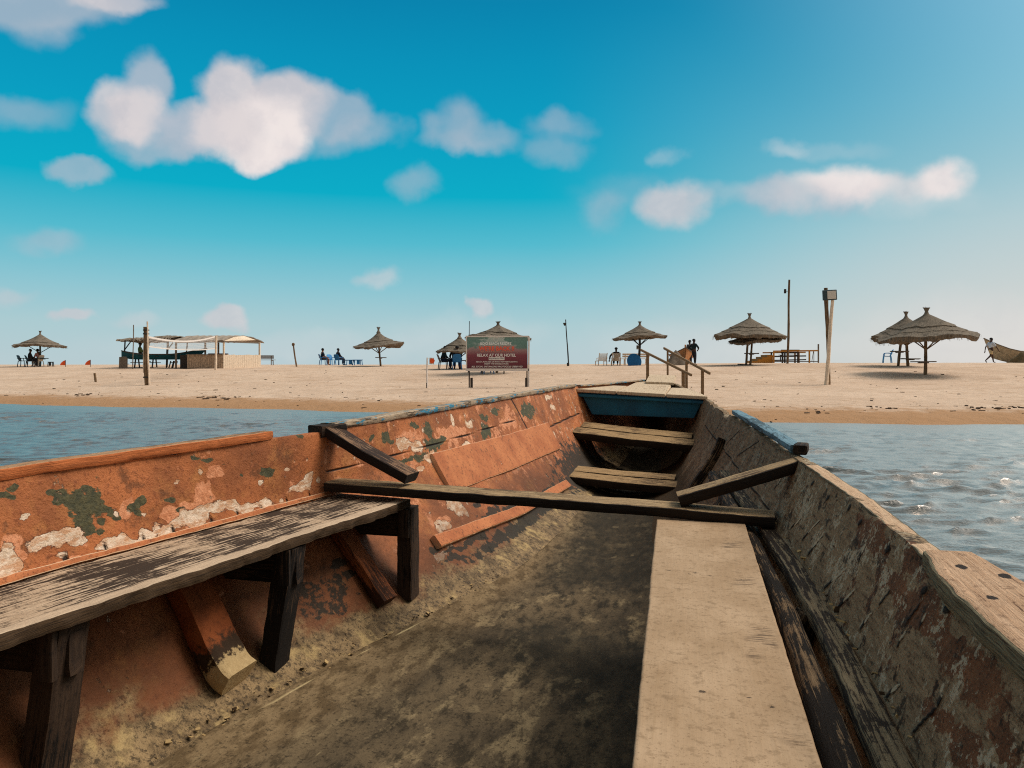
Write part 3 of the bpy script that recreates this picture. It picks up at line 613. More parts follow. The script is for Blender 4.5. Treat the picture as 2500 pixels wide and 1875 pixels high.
MOSS = [(3.46, 1.95, 0.12, 0.06), (3.76, 1.84, 0.16, 0.05), (4.08, 1.7, 0.19, 0.07), (4.38, 1.76, 0.16, 0.07), (3.36, 1.78, 0.05, 0.04), (5.05, 1.83, 0.23, 0.06), (3.57, 1.84, 0.2, 0.03), (3.89, 1.8, 0.2, 0.04), (3.43, 1.72, 0.06, 0.03), (3.11, 1.86, 0.05, 0.06), (2.76, 1.56, 0.05, 0.06), (2.78, 1.69, 0.04, 0.04), (4.01, 1.49, 0.06, 0.04)]
SEAMR = [(2.51, 0.76, 2.47, 0.63, 0.008), (2.45, 0.59, 2.4, 0.43, 0.003), (2.7, 0.79, 2.68, 0.72, 0.008), (2.65, 0.69, 2.63, 0.6, 0.003), (2.37, 0.81, 2.34, 0.7, 0.008), (2.33, 0.67, 2.3, 0.53, 0.003), (2.09, 0.88, 2.05, 0.77, 0.008), (2.03, 0.73, 1.99, 0.57, 0.003), (1.92, 0.87, 1.9, 0.78, 0.008), (1.88, 0.75, 1.86, 0.63, 0.003), (1.73, 0.81, 1.72, 0.75, 0.008), (1.71, 0.72, 1.7, 0.64, 0.003), (1.91, 0.4, 1.92, 0.33, 0.008), (1.91, 0.31, 1.91, 0.2, 0.003), (1.67, 0.52, 1.65, 0.38, 0.006), (3.17, 0.55, 3.15, 0.48, 0.008), (3.13, 0.46, 3.11, 0.36, 0.003), (1.5, 0.61, 1.5, 0.57, 0.008), (1.49, 0.55, 1.49, 0.5, 0.003), (1.5, 0.42, 1.48, 0.27, 0.006), (1.46, 0.92, 1.45, 0.87, 0.008), (1.44, 0.86, 1.43, 0.8, 0.003), (1.3, 0.88, 1.26, 0.65, 0.006), (1.26, 0.62, 1.26, 0.57, 0.008), (1.26, 0.56, 1.26, 0.49, 0.003), (1.44, 0.37, 1.44, 0.34, 0.008), (1.44, 0.34, 1.44, 0.3, 0.003), (2.95, 0.86, 5.0, 0.72, 0.005), (5.0, 0.72, 6.6, 0.66, 0.006), (2.3, 1.0, 3.2, 0.97, 0.006), (5.55, 0.0, 5.75, 0.9, 0.012), (3.0, 0.2, 3.5, 0.5, 0.004), (3.9, 0.1, 4.3, 0.6, 0.005), (4.6, 0.15, 4.9, 0.6, 0.006), (3.35, 0.55, 3.75, 0.85, 0.005), (2.42, 0.15, 2.4299999999999997, 0.16999999999999998, 0.013), (2.17, 0.08, 2.1799999999999997, 0.1, 0.013), (2.03, 0.12, 2.0399999999999996, 0.13999999999999999, 0.013), (1.76, 0.13, 1.77, 0.15, 0.013), (1.48, 0.16, 1.49, 0.18, 0.013), (1.36, 0.14, 1.37, 0.16, 0.013), (1.29, 0.07, 1.3, 0.09000000000000001, 0.013), (2.66, 0.13, 2.67, 0.15, 0.013)]
CHALKR = [(2.47, 0.64, 2.41, 0.43, 0.0055), (2.67, 0.72, 2.64, 0.6, 0.0055), (2.35, 0.71, 2.31, 0.53, 0.0055), (2.05, 0.77, 1.99, 0.57, 0.0055), (1.9, 0.79, 1.86, 0.63, 0.0055), (1.72, 0.75, 1.7, 0.64, 0.0055), (1.91, 0.33, 1.92, 0.21, 0.0055), (3.15, 0.48, 3.13, 0.36, 0.0055), (1.5, 0.57, 1.49, 0.5, 0.0055), (1.45, 0.88, 1.43, 0.8, 0.0055), (1.26, 0.57, 1.27, 0.5, 0.0055), (1.44, 0.34, 1.44, 0.29, 0.0055)]
BROWNR = [(1.63, 0.35, 0.15, 0.12), (1.39, 0.28, 0.15, 0.12), (1.16, 0.27, 0.1, 0.15), (1.17, 0.65, 0.12, 0.09), (1.91, 0.12, 0.16, 0.11), (1.59, 0.06, 0.09, 0.12), (1.05, 0.41, 0.06, 0.08)]
SEAML = [(5.4, 0.0, 5.52, 0.82, 0.012), (2.95, 0.62, 5.3, 0.48, 0.003), (5.45, 0.88, 7.2, 0.72, 0.006), (0.6, 0.985, 2.95, 0.985, 0.006), (1.73, 0.8600000000000001, 1.7349999999999999, 0.97, 0.005), (1.74, 0.86, 1.7449999999999999, 0.97, 0.005), (1.87, 0.86, 1.875, 0.97, 0.005), (2.0, 0.86, 2.005, 0.97, 0.005), (2.12, 0.86, 2.125, 0.97, 0.005), (2.28, 0.86, 2.2849999999999997, 0.97, 0.005), (2.41, 0.86, 2.415, 0.97, 0.005), (2.53, 0.86, 2.5349999999999997, 0.97, 0.005), (2.68, 0.86, 2.685, 0.97, 0.005), (2.82, 0.86, 2.8249999999999997, 0.97, 0.005)]

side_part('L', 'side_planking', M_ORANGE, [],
          {'white': lambda s, v: blobs(s, v, WHITE), 'dark': lambda s, v: blobs(s, v, DARK), 'pink': lambda s, v: blobs(s, v, PINK), 'moss_shade': lambda s, v: np.maximum(blobs(s, v, MOSS), blobs(s, v, [(6.4, 2.1, 1.0, .75), (4.4, 2.05, .9, .16), (2.62, 1.78, .18, .25, .62)])),  # first extra blob is shade painted in below the thwarts
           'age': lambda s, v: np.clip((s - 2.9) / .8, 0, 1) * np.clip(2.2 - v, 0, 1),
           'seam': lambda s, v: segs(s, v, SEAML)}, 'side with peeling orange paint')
side_part('R', 'side_planking', M_RAW, [],
          {'seam': lambda s, v: segs(s, v, SEAMR), 'chalk': lambda s, v: segs(s, v, CHALKR), 'brown': lambda s, v: blobs(s, v, BROWNR) ,
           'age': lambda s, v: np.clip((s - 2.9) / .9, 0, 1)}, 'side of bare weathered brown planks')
def build_floor():
    S = np.concatenate([np.arange(-2.4, .8, .06), np.arange(.8, 4.4, .012), np.arange(4.4, 9.3, .05)]); n = 90
    a = hull('L', S, 2.97); b = hull('R', S, 2.97); t = np.linspace(0, 1, n)[None, :, None]
    P = a[:, None] * (1 - t) + b[:, None] * t; tt = t[..., 0]
    sag = np.sin(np.pi * tt) * .035; P[..., 2] -= sag; SS = P[..., 1]
    P[..., 2] += fbm(np.stack([P[..., 0] * 2.5, SS * 1.5, SS * 0], -1), 12, 3) * .012 + fbm(np.stack([P[..., 0] * 14, SS * 9, SS * 0], -1), 14, 3) * .004
    P[..., 2] += EYE
    T2 = np.repeat(tt, len(S), 0)
    X = P[..., 0]
    floor_shade = np.clip(1.15 - np.hypot((X - .05) / .45, (SS - 2.9) / .55), 0, 1) + np.clip((X - .0) / .40, 0, 1) * np.clip((3.2 - SS) / .6, 0, 1) * .95 + np.clip((SS - 3.2) / .6, 0, 1) * 1.0 + np.clip((SS - 5.0) / .6, 0, 1) * 1.5  # painted shade: below the crossbeam, beside the starboard bench, towards the bow
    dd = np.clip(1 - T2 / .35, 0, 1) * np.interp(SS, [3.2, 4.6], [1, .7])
    cr = segs(SS, T2, [(1.3, .015, 2.6, .02, .006), (2.6, .02, 3.6, .03, .005), (.9, .30, 1.75, .22, .010), (1.75, .22, 2.0, .25, .006)], .9) * (.6 + .8 * fbm(np.stack([SS * 9, T2 * 9, SS * 0], -1), 77, 2))
    me = np_mesh('bilge_floor', P.reshape(-1, 3), grid_faces(len(S), n), True, np.stack([SS, T2], -1).reshape(-1, 2), {'floor_shade': (floor_shade * (1 - .85 * dd)).ravel(), 'edge': dd.ravel(), 'crack': cr.ravel()})
    if me.polygons[0].normal.z < 0: me.flip_normals()
    link_mesh('floor', me, M_FLOOR, BOAT)
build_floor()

# ---- crossbeam and its two knees
S0 = 2.95
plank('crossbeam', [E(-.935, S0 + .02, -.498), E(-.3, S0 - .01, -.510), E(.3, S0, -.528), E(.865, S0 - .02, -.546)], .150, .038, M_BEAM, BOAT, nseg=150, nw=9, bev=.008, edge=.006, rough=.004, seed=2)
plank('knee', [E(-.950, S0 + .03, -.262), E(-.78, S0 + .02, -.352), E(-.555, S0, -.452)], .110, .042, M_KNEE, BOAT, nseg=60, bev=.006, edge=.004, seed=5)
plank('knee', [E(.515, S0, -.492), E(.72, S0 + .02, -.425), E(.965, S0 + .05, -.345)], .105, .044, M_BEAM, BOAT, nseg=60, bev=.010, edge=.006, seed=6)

# ---- left bench with legs, brackets
fr = lambda s: np.interp(s, [0.2, 1.27, 3.0], [-.86, -.805, -.575]); bk = lambda s: _cr(np.array([s]), _ST, _P['L']['B'][0])[0] + .014
ss = np.linspace(.25, 3.0, 24)
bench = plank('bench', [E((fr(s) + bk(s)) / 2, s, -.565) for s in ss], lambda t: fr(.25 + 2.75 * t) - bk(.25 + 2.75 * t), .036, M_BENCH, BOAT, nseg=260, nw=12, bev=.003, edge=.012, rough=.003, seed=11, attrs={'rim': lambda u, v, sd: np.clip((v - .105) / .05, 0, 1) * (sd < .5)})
bench['label'] = 'long grey worn bench along the orange side'
def leg(px, s, xt, xb, zb, wd=.065, dp=.09):
    m = plank('leg', [E(xt, s, -.602), E((xt + xb) / 2, s, (-.612 + zb) / 2), E(xb, s, zb)], wd, dp, M_LEG, bench, up=(0, -1, 0), nseg=30, nw=5, bev=.003, edge=.004, rough=.002, seed=int(s * 10))
    return m
for s, xt, xb, zb in ((2.955, -.600, -.60, -.985), (2.22, -.715, -.785, -1.02), (1.42, -.835, -.90, -.99)):
    leg(0, s, xt, xb, zb)
    x1 = float(hull('L', s, 1.12)[0])
    plank('bracket', [E(x1, s + .05, -.628), E(xt + .028, s + .05, -.628)], .045, .10, M_LEG, bench, nseg=16, nw=4, bev=.003, edge=.003, seed=3)
    plank('cleat', [E(xt + .006, s - .022, -.604), E(xt + .006, s - .022, -.720)], .042, .020, M_LEG, bench, up=(0, -1, 0), nseg=12, nw=4, bev=.003, edge=.003, seed=4)

# ---- ribs on the sides
def rib(side, s0, v0, s1, v1, w, th, mat, seed, label=None):
    vs = np.linspace(v0, v1, 14); sv = np.linspace(s0, s1, 14); ups = []; pts = []
    for s, v in zip(sv, vs):
        p = hp(side, s, v, th); q = hp(side, s, v, 0); pts.append(p); ups.append(tuple((p - q).normalized()))
    o = plank('rib', pts, w, th, mat, BOAT, ups=ups, nseg=50, nw=8, bev=.012, edge=.006, rough=.004, seed=seed)
    if label: o['label'] = label
    return o
def m_rib(nt):
    o = nt.obj(); n = nt.noise(o, 6., 5., .65); n2 = nt.noise(o, 45., 5., .7); u = nt.sep(nt.uv())[0]
    c = nt.mix(nt.step(n, .3, .7), lin(150, 80, 40), lin(116, 58, 28)); c = nt.mix(nt.step(n2, .5, .72, 0, .5), c, lin(70, 38, 20))
    e = nt.math('ADD', nt.math('MULTIPLY', u, .9), nt.math('MULTIPLY', nt.math('SUBTRACT', n2, .5), .12))
    c = nt.mix(nt.step(e, .20, .23), c, lin(52, 36, 22)); c = nt.mix(nt.step(e, .255, .275), c, nt.mix(n2, lin(206, 178, 130), lin(140, 110, 70)))
    return c, nt.bump(n2, .8, .008)
M_RIB2 = wood('brown_painted_rib', lin(150, 84, 44), lin(118, 62, 32), lin(62, 36, 22), .5)
M_RIB = material('brown_rib', m_rib, .85, .2)
rib('L', 2.06, 1.26, 2.06, 2.42, .145, .075, M_RIB, 31, 'brown rib with a pale mortar foot under the bench')
rib('L', 2.86, 1.22, 2.84, 2.15, .11, .05, M_RIB2, 33)
rib('R', 3.95, .95, 3.62, 2.1, .085, .05, M_STRING, 35)
rib('R', 5.0, .55, 4.9, 2.1, .08, .05, M_STRING, 36)
rib('R', 2.05, 1.1, 2.0, 2.4, .1, .05, M_STRING, 37)

# ---- boards nailed along the left side
def strake(name, side, pts, w, th, mat, seed, label=None):
    P = []; ups = []
    for s, v in pts:
        p = hp(side, s, v, th); q = hp(side, s, v, 0); P.append(p); ups.append(tuple((p - q).normalized()))
    o = plank(name, P, w, th, mat, BOAT, ups=ups, nseg=110, nw=8, bev=.004, edge=.003, rough=.002, seed=seed)
    if label: o['label'] = label
    return o
def m_board(nt):
    o = nt.obj(); n = nt.noise(o, 6., 5., .6); n2 = nt.noise(o, 40., 5., .7)
    nE = nt.noise(o, 150., 3., .7); n7 = nt.noise(o, 16., 6., .7); c = nt.mix(nt.step(n, .3, .7), lin(196, 120, 72), lin(170, 96, 54)); c = nt.mix(nt.step(n2, .53, .66, 0, .65), c, lin(106, 56, 30)); c = nt.mix(nt.step(nE, .55, .67, 0, .6), c, lin(90, 46, 26)); c = nt.mix(nt.step(n7, .58, .66, 0, .8), c, lin(120, 74, 42))
    sd = nt.math('ADD', nt.attr('side'), nt.math('MULTIPLY', nt.math('SUBTRACT', n2, .5), 1.6))
    c = nt.mix(nt.step(sd, .5, .62, 0, .9), c, lin(216, 176, 138)); c = nt.mix(nt.step(n2, .70, .73), c, lin(222, 186, 150))
    c = nt.mix(nt.step(nt.voro(o, 13.), .08, .04, 0, .8), c, lin(66, 34, 20))
    return c, nt.bump(n2, .5, .005)
M_BOARD = material('orange_board_paint', m_board, .75, .3)
M_RAW_W = M_LEG
strake('board', 'L', [(3.83, 1.04), (4.9, 1.05), (6.02, 1.04)], .235, .026, M_BOARD, 41, 'pale orange board nailed along the side')
strake('batten', 'L', [(3.38, 1.72), (4.4, 1.86), (5.55, 2.02)], .062, .035, M_BOARD, 42)
strake('batten', 'L', [(.3, .925), (1.6, .925), (2.95, .92)], .018, .010, M_BOARD, 43)

# ---- thwarts: two pairs of boards
for (sa, la, ra, sb, lb, rb, th, ul, ur) in ((5.8, -.861, -.923, 6.25, -.838, -.878, .06, -.495, .40), (6.7, -.601, -.698, 7.22, -.545, -.628, .065, -.565, .51)):
    for k in range(2):
        f = (k + .5) / 2; s = sa + (sb - sa) * f; zl = la + (lb - la) * f; zr = ra + (rb - ra) * f
        tl = math.atan2((lb - la), sb - sa); up = (0, -math.sin(tl), math.cos(tl))
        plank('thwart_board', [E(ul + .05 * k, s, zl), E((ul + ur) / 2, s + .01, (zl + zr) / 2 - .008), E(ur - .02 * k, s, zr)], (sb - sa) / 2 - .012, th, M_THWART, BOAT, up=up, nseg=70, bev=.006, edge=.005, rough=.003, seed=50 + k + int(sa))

# ---- blue bulkhead, foredeck, bow block
def prism(poly, mat, name, parent, ax, t, sub=0):
    """polygon (3D points) thickened by t along ax"""
    V = [Vector(p) for p in poly]; a = Vector(ax) * t; n = len(V)
    mb = MB(); mb.add(V + [v + a for v in V], [tuple(range(n)), tuple(range(2 * n - 1, n - 1, -1))] + [(i, (i + 1) % n, n + (i + 1) % n, n + i) for i in range(n)])
    o = mb.build(name, mat, parent); me = o.data
    bm = bmesh.new(); bm.from_mesh(me); bmesh.ops.bevel(bm, geom=list(bm.edges), offset=.005, segments=2, affect='EDGES'); bm.to_mesh(me); bm.free()
    l = me.uv_layers.new(name='UVMap') if not me.uv_layers else me.uv_layers[0]
    for p in me.loops: l.data[p.index].uv = (me.vertices[p.vertex_index].co.y, me.vertices[p.vertex_index].co.x)
    return o
o = prism([E(-.600, 7.42, -.255), E(.590, 7.42, -.318), E(.500, 7.42, -.512), E(-.474, 7.42, -.492)], M_BLUE, 'bulkhead', BOAT, (0, 1, 0), .035); o['label'] = 'blue painted board closing the bow'
dz = lambda u, s: np.interp(s, [7.3, 8.4, 9.3], [-.272, -.243, -.195]) - .050 * u * np.interp(s, [7.3, 9.3], [1, .3])
gl = lambda s: _cr(np.array([s]), _ST, _P['L']['G'][0])[0]; gr_ = lambda s: _cr(np.array([s]), _ST, _P['R']['G'][0])[0]
ends = [(-.99, -.235), (-.225, .235), (.245, .99)]
for k, (a, b) in enumerate(ends):
    pts = []
    rows = [7.36, 7.8, 8.4, 9.0, 9.25]
    lo = [max(a, gl(s) + .005) for s in rows]; hi = [min(b, gr_(s) + .03) for s in rows]
    rr = [(s, l, h) for s, l, h in zip(rows, lo, hi) if h - l > .02]
    poly = [E(l, s, dz(l, s)) for s, l, h in rr] + [E(h, s, dz(h, s)) for s, l, h in reversed(rr)]
    prism(poly, M_DECK, 'deck_board', BOAT, (0, 0, -1), .030)
prism([E(-.615, 7.375, -.285), E(.60, 7.375, -.346), E(.60, 7.375, -.372), E(-.615, 7.375, -.315)], M_BLUE, 'deck_edge', BOAT, (0, 1, 0), .03)
prism([E(-.06, 8.75, -.225), E(.26, 8.70, -.235), E(.26, 9.35, -.160), E(-.06, 9.35, -.150)], M_DECK, 'bow_block', BOAT, (0, 0, 1), .030)
plank('stem', [E(.0, 9.33, -.19), E(0, 9.30, -.7), E(0, 9.1, -1.5)], .26, .16, M_RAW_W, BOAT, up=(0, 1, 0), nseg=20, nw=5, seed=90)
# ---- gunwale caps
def cap(side, s0, s1, off, w, th, mat, seed, lift=0.0, n=12, label=None, sg=None):
    sg = -1 if side == 'L' else 1; P = []
    for s in np.linspace(s0, s1, n):
        g = hull(side, s, 0.0); P.append(E(g[0] + sg * off, s, g[2] + th + lift))
    o = plank('gunwale_cap', P, w, th, mat, BOAT, nseg=int(60 * abs(s1 - s0)) + 10, nw=6, bev=.006, edge=.005, rough=.003, seed=seed)
    if label: o['label'] = label
    return o
cap('L', .2, 2.62, .018, .058, .032, M_CAPORANGE, 61, label='bleached cap rail with orange edge')
cap('L', 3.0, 7.36, .018, .070, .030, M_CAPBLUE, 62, label='cap rail with flaking blue paint')
cap('L', 7.45, 9.2, .0, .075, .016, M_CAPBLUE, 63)
plank('gunwale_block', [E(-1.00, 2.93, -.262), E(-.945, 3.05, -.258)], .10, .05, M_LEG, BOAT, nseg=14, nw=5, edge=.006, seed=64)
cap('R', 3.12, 5.15, .030, .056, .030, M_BLUEGREY, 65, .012, label='loose grey blue cap rail')
plank('gunwale_block', [E(.968, 3.05, -.306), E(.985, 3.13, -.302)], .055, .036, M_LEG, BOAT, nseg=14, nw=5, edge=.008, seed=66)
cap('R', 1.52, 2.9, .022, .045, .010, M_CAPLIGHT, 67, -.004)
cap('R', 1.56, 2.12, .064, .040, .020, M_CAPLIGHT, 68, -.045)
def holes(u, v, sd):
    m = np.zeros_like(u)
    for (a, b, r) in ((.10, .012, .012), (.14, -.038, .012), (.25, .02, .010), (.34, -.035, .013), (.48, .01, .012)):
        m = np.maximum(m, np.clip(1.3 - np.hypot((u - a) / 1.6, v - b) / r, 0, 1))
    return m * (sd < .5)
plank('gunwale_cap', [E(1.045, 1.50, -.332), E(1.060, 1.0, -.352), E(1.06, .2, -.36)], lambda t: .085 + .035 * min(1, t * 8), .045, wood('bleached_cap_wood_holes', lin(210, 172, 138), lin(186, 146, 112), lin(104, 70, 48), .2, side=lin(132, 120, 92), bumpd=.008, extra='holes'), BOAT, nseg=140, nw=14, bev=.008, edge=.005, rough=.005, seed=69, attrs={'holes': holes})['label'] = 'thick bleached timber cap at the stern quarter'
# ---- starboard bench plank, stringer and ledge
def ph(u, v, sd):
    m = np.zeros_like(u)
    for row, sp in ((.72, (-.10, -.045, -.03, .01, .075, .09)), (1.50, (-.10, -.03, .01, .05, .085)), (1.75, (-.05, .02)), (.3, (-.1, .08))):
        for q in sp:
            m = np.maximum(m, np.clip(1.2 - np.hypot((u - row - q * .15 - .012 * math.sin(q * 91)) * (1.3 + .6 * math.sin(q * 57)), (-v - q) * .75) / (.0062 + .002 * math.sin(q * 133)), 0, 1))
    return m * (sd < .5)
cb = lambda s: np.interp(s, [.3, 1.08, 2.86], [.665, .658, .603])
o = plank('bench', [E(cb(s), s, -.575) for s in np.linspace(2.862, .3, 20)], lambda t: np.interp(2.862 - t * 2.56, [.3, 1.08, 2.86], [.26, .265, .316]), .032, M_TAN, BOAT, nseg=420, nw=48, bev=.003, edge=.0015, rough=.002, seed=71, attrs={'holes': ph})
o['label'] = 'smooth tan bench plank on the starboard side'
for s in (1.0, 2.6): plank('bench_support', [E(.50, s, -.612), E(.80, s, -.612)], .07, .30, M_LEG, BOAT, nseg=10, nw=4, edge=.002, seed=72)
def stringer():
    S = np.linspace(.2, 4.6, 240); n = 16; V = []
    for k in range(n):
        t = 2 * math.pi * k / n
        nz = 1 + .22 * fbm(np.stack([S * 2.2, S * 0 + math.cos(t) * 1.3, S * 0 + math.sin(t) * 1.3], -1), 83, 4)
        u = np.interp(S, [.2, 1, 2, 2.9, 4.6], [.838, .838, .822, .775, .66]) + .030 * nz * math.cos(t)
        z = np.interp(S, [.2, 2.9, 4.6], [-.640, -.640, -.66]) + .040 * nz * math.sin(t)
        V.append(np.stack([u, S, z + EYE], -1))
    V = np.stack(V, 1).reshape(-1, 3)
    uv = np.stack([np.repeat(S, n), np.tile(np.arange(n) * .015, len(S))], -1)
    link_mesh('stringer', np_mesh('stringer', V, grid_faces(len(S), n, True), True, uv), M_STRING, BOAT)
stringer()
led = lambda s: _cr(np.array([s]), _ST, _P['R']['B'][0])[0]
plank('ledge', [E(led(s) - .024, s, -.592) for s in np.linspace(4.4, .2, 24)], .052, .045, wood('grey_ledge_wood', lin(150, 130, 100), lin(118, 98, 72), lin(52, 38, 26), .6), BOAT, nseg=240, nw=7, bev=.004, edge=.003, rough=.002, seed=73)

# ---- litter lodged in the bilge and along the starboard ledge
def litter():
    rs = np.random.RandomState(21); mb = MB(3)
    for i in range(100):
        if i < 70: s = rs.uniform(1.2, 3.6); p = hull('L', s, 2.9 - .12 * abs(rs.randn())); x, z = p[0] + abs(rs.randn()) * .03, p[2]
        else: s = rs.uniform(1.2, 3.2); p = hull('R', s, .93); x, z = p[0] - rs.rand() * .012, p[2] + .012
        r = .003 + .008 * rs.rand() ** 3; w = Vector((x, s, z + EYE + .004)); M_ = Matrix.Rotation(rs.rand() * 6.28, 3, 'Z') @ Matrix.Rotation(rs.randn() * .5, 3, 'X')
        mb.box(BOAT.matrix_basis @ w, (r * 2, r * (.7 + rs.rand()), r * .4), M_)
    def ml(nt): n = nt.noise(nt.obj(), 40., 2.); return nt.mix(nt.step(n, .46, .54), lin(52, 38, 24), lin(176, 146, 100))
    tag(mb.build('bilge_litter', material('bilge_litter', ml, .95, .1)), 'dry scraps and flakes lodged along the boat floor edge and right ledge', 'litter', kind='stuff')
litter()

# ================================================================ THE BEACH
def at(px, d): return (px - 1250) / F * d
def spot(px, d): x = at(px, d); return Vector((x, d, gz(x, d)))
def zat(py, d): return EYE + (HOR - py) / F * d
def simple(name, c, rough=.8, var=.25, sc_=12., spec=.3):
    def fn(nt):
        o = nt.obj(); n = nt.noise(o, sc_, 4., .6)
        d = tuple(k * (1 - var) for k in c[:3]) + (1,)
        return nt.mix(nt.step(n, .3, .7), c, d), nt.bump(n, .3, .01)
    return material(name, fn, rough, spec)
def m_thatch(nt):
    o = nt.obj(); uv = nt.uv()
    g = nt.noise(nt.scale(uv, (60, 4, 1)), 1.6, 5., .65); b = nt.noise(o, 3.5, 4., .6)
    c = nt.mix(nt.step(g, .3, .68), lin(156, 140, 122), lin(86, 78, 68)); c = nt.mix(nt.step(b, .48, .7, 0, .6), c, lin(62, 58, 52)); c = nt.mix(nt.step(g, .6, .72), c, lin(58, 48, 38))
    return c, nt.bump(g, .9, .03)
M_THATCH = material('weathered_thatch', m_thatch, .95, .1)
def m_pole(nt):
    o = nt.obj(); g = nt.noise(nt.scale(o, (26, 26, 2.2)), 1., 5., .6); b = nt.noise(o, 2.4, 3.)
    c = nt.mix(nt.step(g, .32, .66), lin(146, 120, 92), lin(84, 66, 48)); return nt.mix(nt.step(b, .5, .7, 0, .6), c, lin(60, 46, 34)), nt.bump(g, .6, .01)
M_POLE = material('driftwood_pole', m_pole, .9, .2)
M_PALEPOLE = simple('pale_peeled_pole', lin(240, 216, 190), .85, .3, 9.)
M_DARKPOLE = simple('dark_tarred_pole', lin(62, 60, 56), .85, .4, 9.)
M_GREENPOLE = simple('grey_green_painted_pole', lin(70, 84, 84), .8, .3)
M_CHAIRBLUE = simple('blue_plastic', lin(0, 104, 164), .45, .15, 3., .45)
M_CHAIRTEAL = simple('bright_blue_plastic', lin(0, 132, 196), .45, .15, 3., .45)
M_CHAIRDARK = simple('black_plastic', lin(34, 38, 44), .5, .2, 3., .4)
M_CHAIRWHITE = simple('cream_plastic', lin(224, 206, 184), .5, .12, 3., .4)
M_GREYWOOD = simple('grey_beach_timber', lin(132, 118, 104), .9, .45, 16.)
M_PALEWOOD = simple('pale_sawn_timber', lin(238, 216, 190), .85, .25, 14.)
M_OCHRE = simple('ochre_painted_wood', lin(196, 134, 54), .75, .3, 10.)
M_DARKWOOD = simple('dark_beach_timber', lin(74, 66, 60), .9, .4, 14.)
M_ORANGEFLAG = simple('orange_cloth', lin(236, 96, 48), .85, .12, 6.)
M_WHITE = simple('white_frame_paint', lin(226, 214, 204), .6, .1, 8.)
M_SKIN = simple('dark_brown_skin', lin(74, 48, 36), .6, .15, 9.)
M_SKINL = simple('brown_skin', lin(150, 104, 80), .6, .15, 9.)
M_HAIR = simple('black_hair', lin(22, 20, 20), .8, .2, 30.)
def cloth(name, r, g, b): return simple('cloth_' + name, lin(r, g, b), .9, .2, 14.)
def strand_cone(mb, r0, z0, r1, z1, n=64, rows=3, seed=0, sag=0.0, rag=.06):
    pass

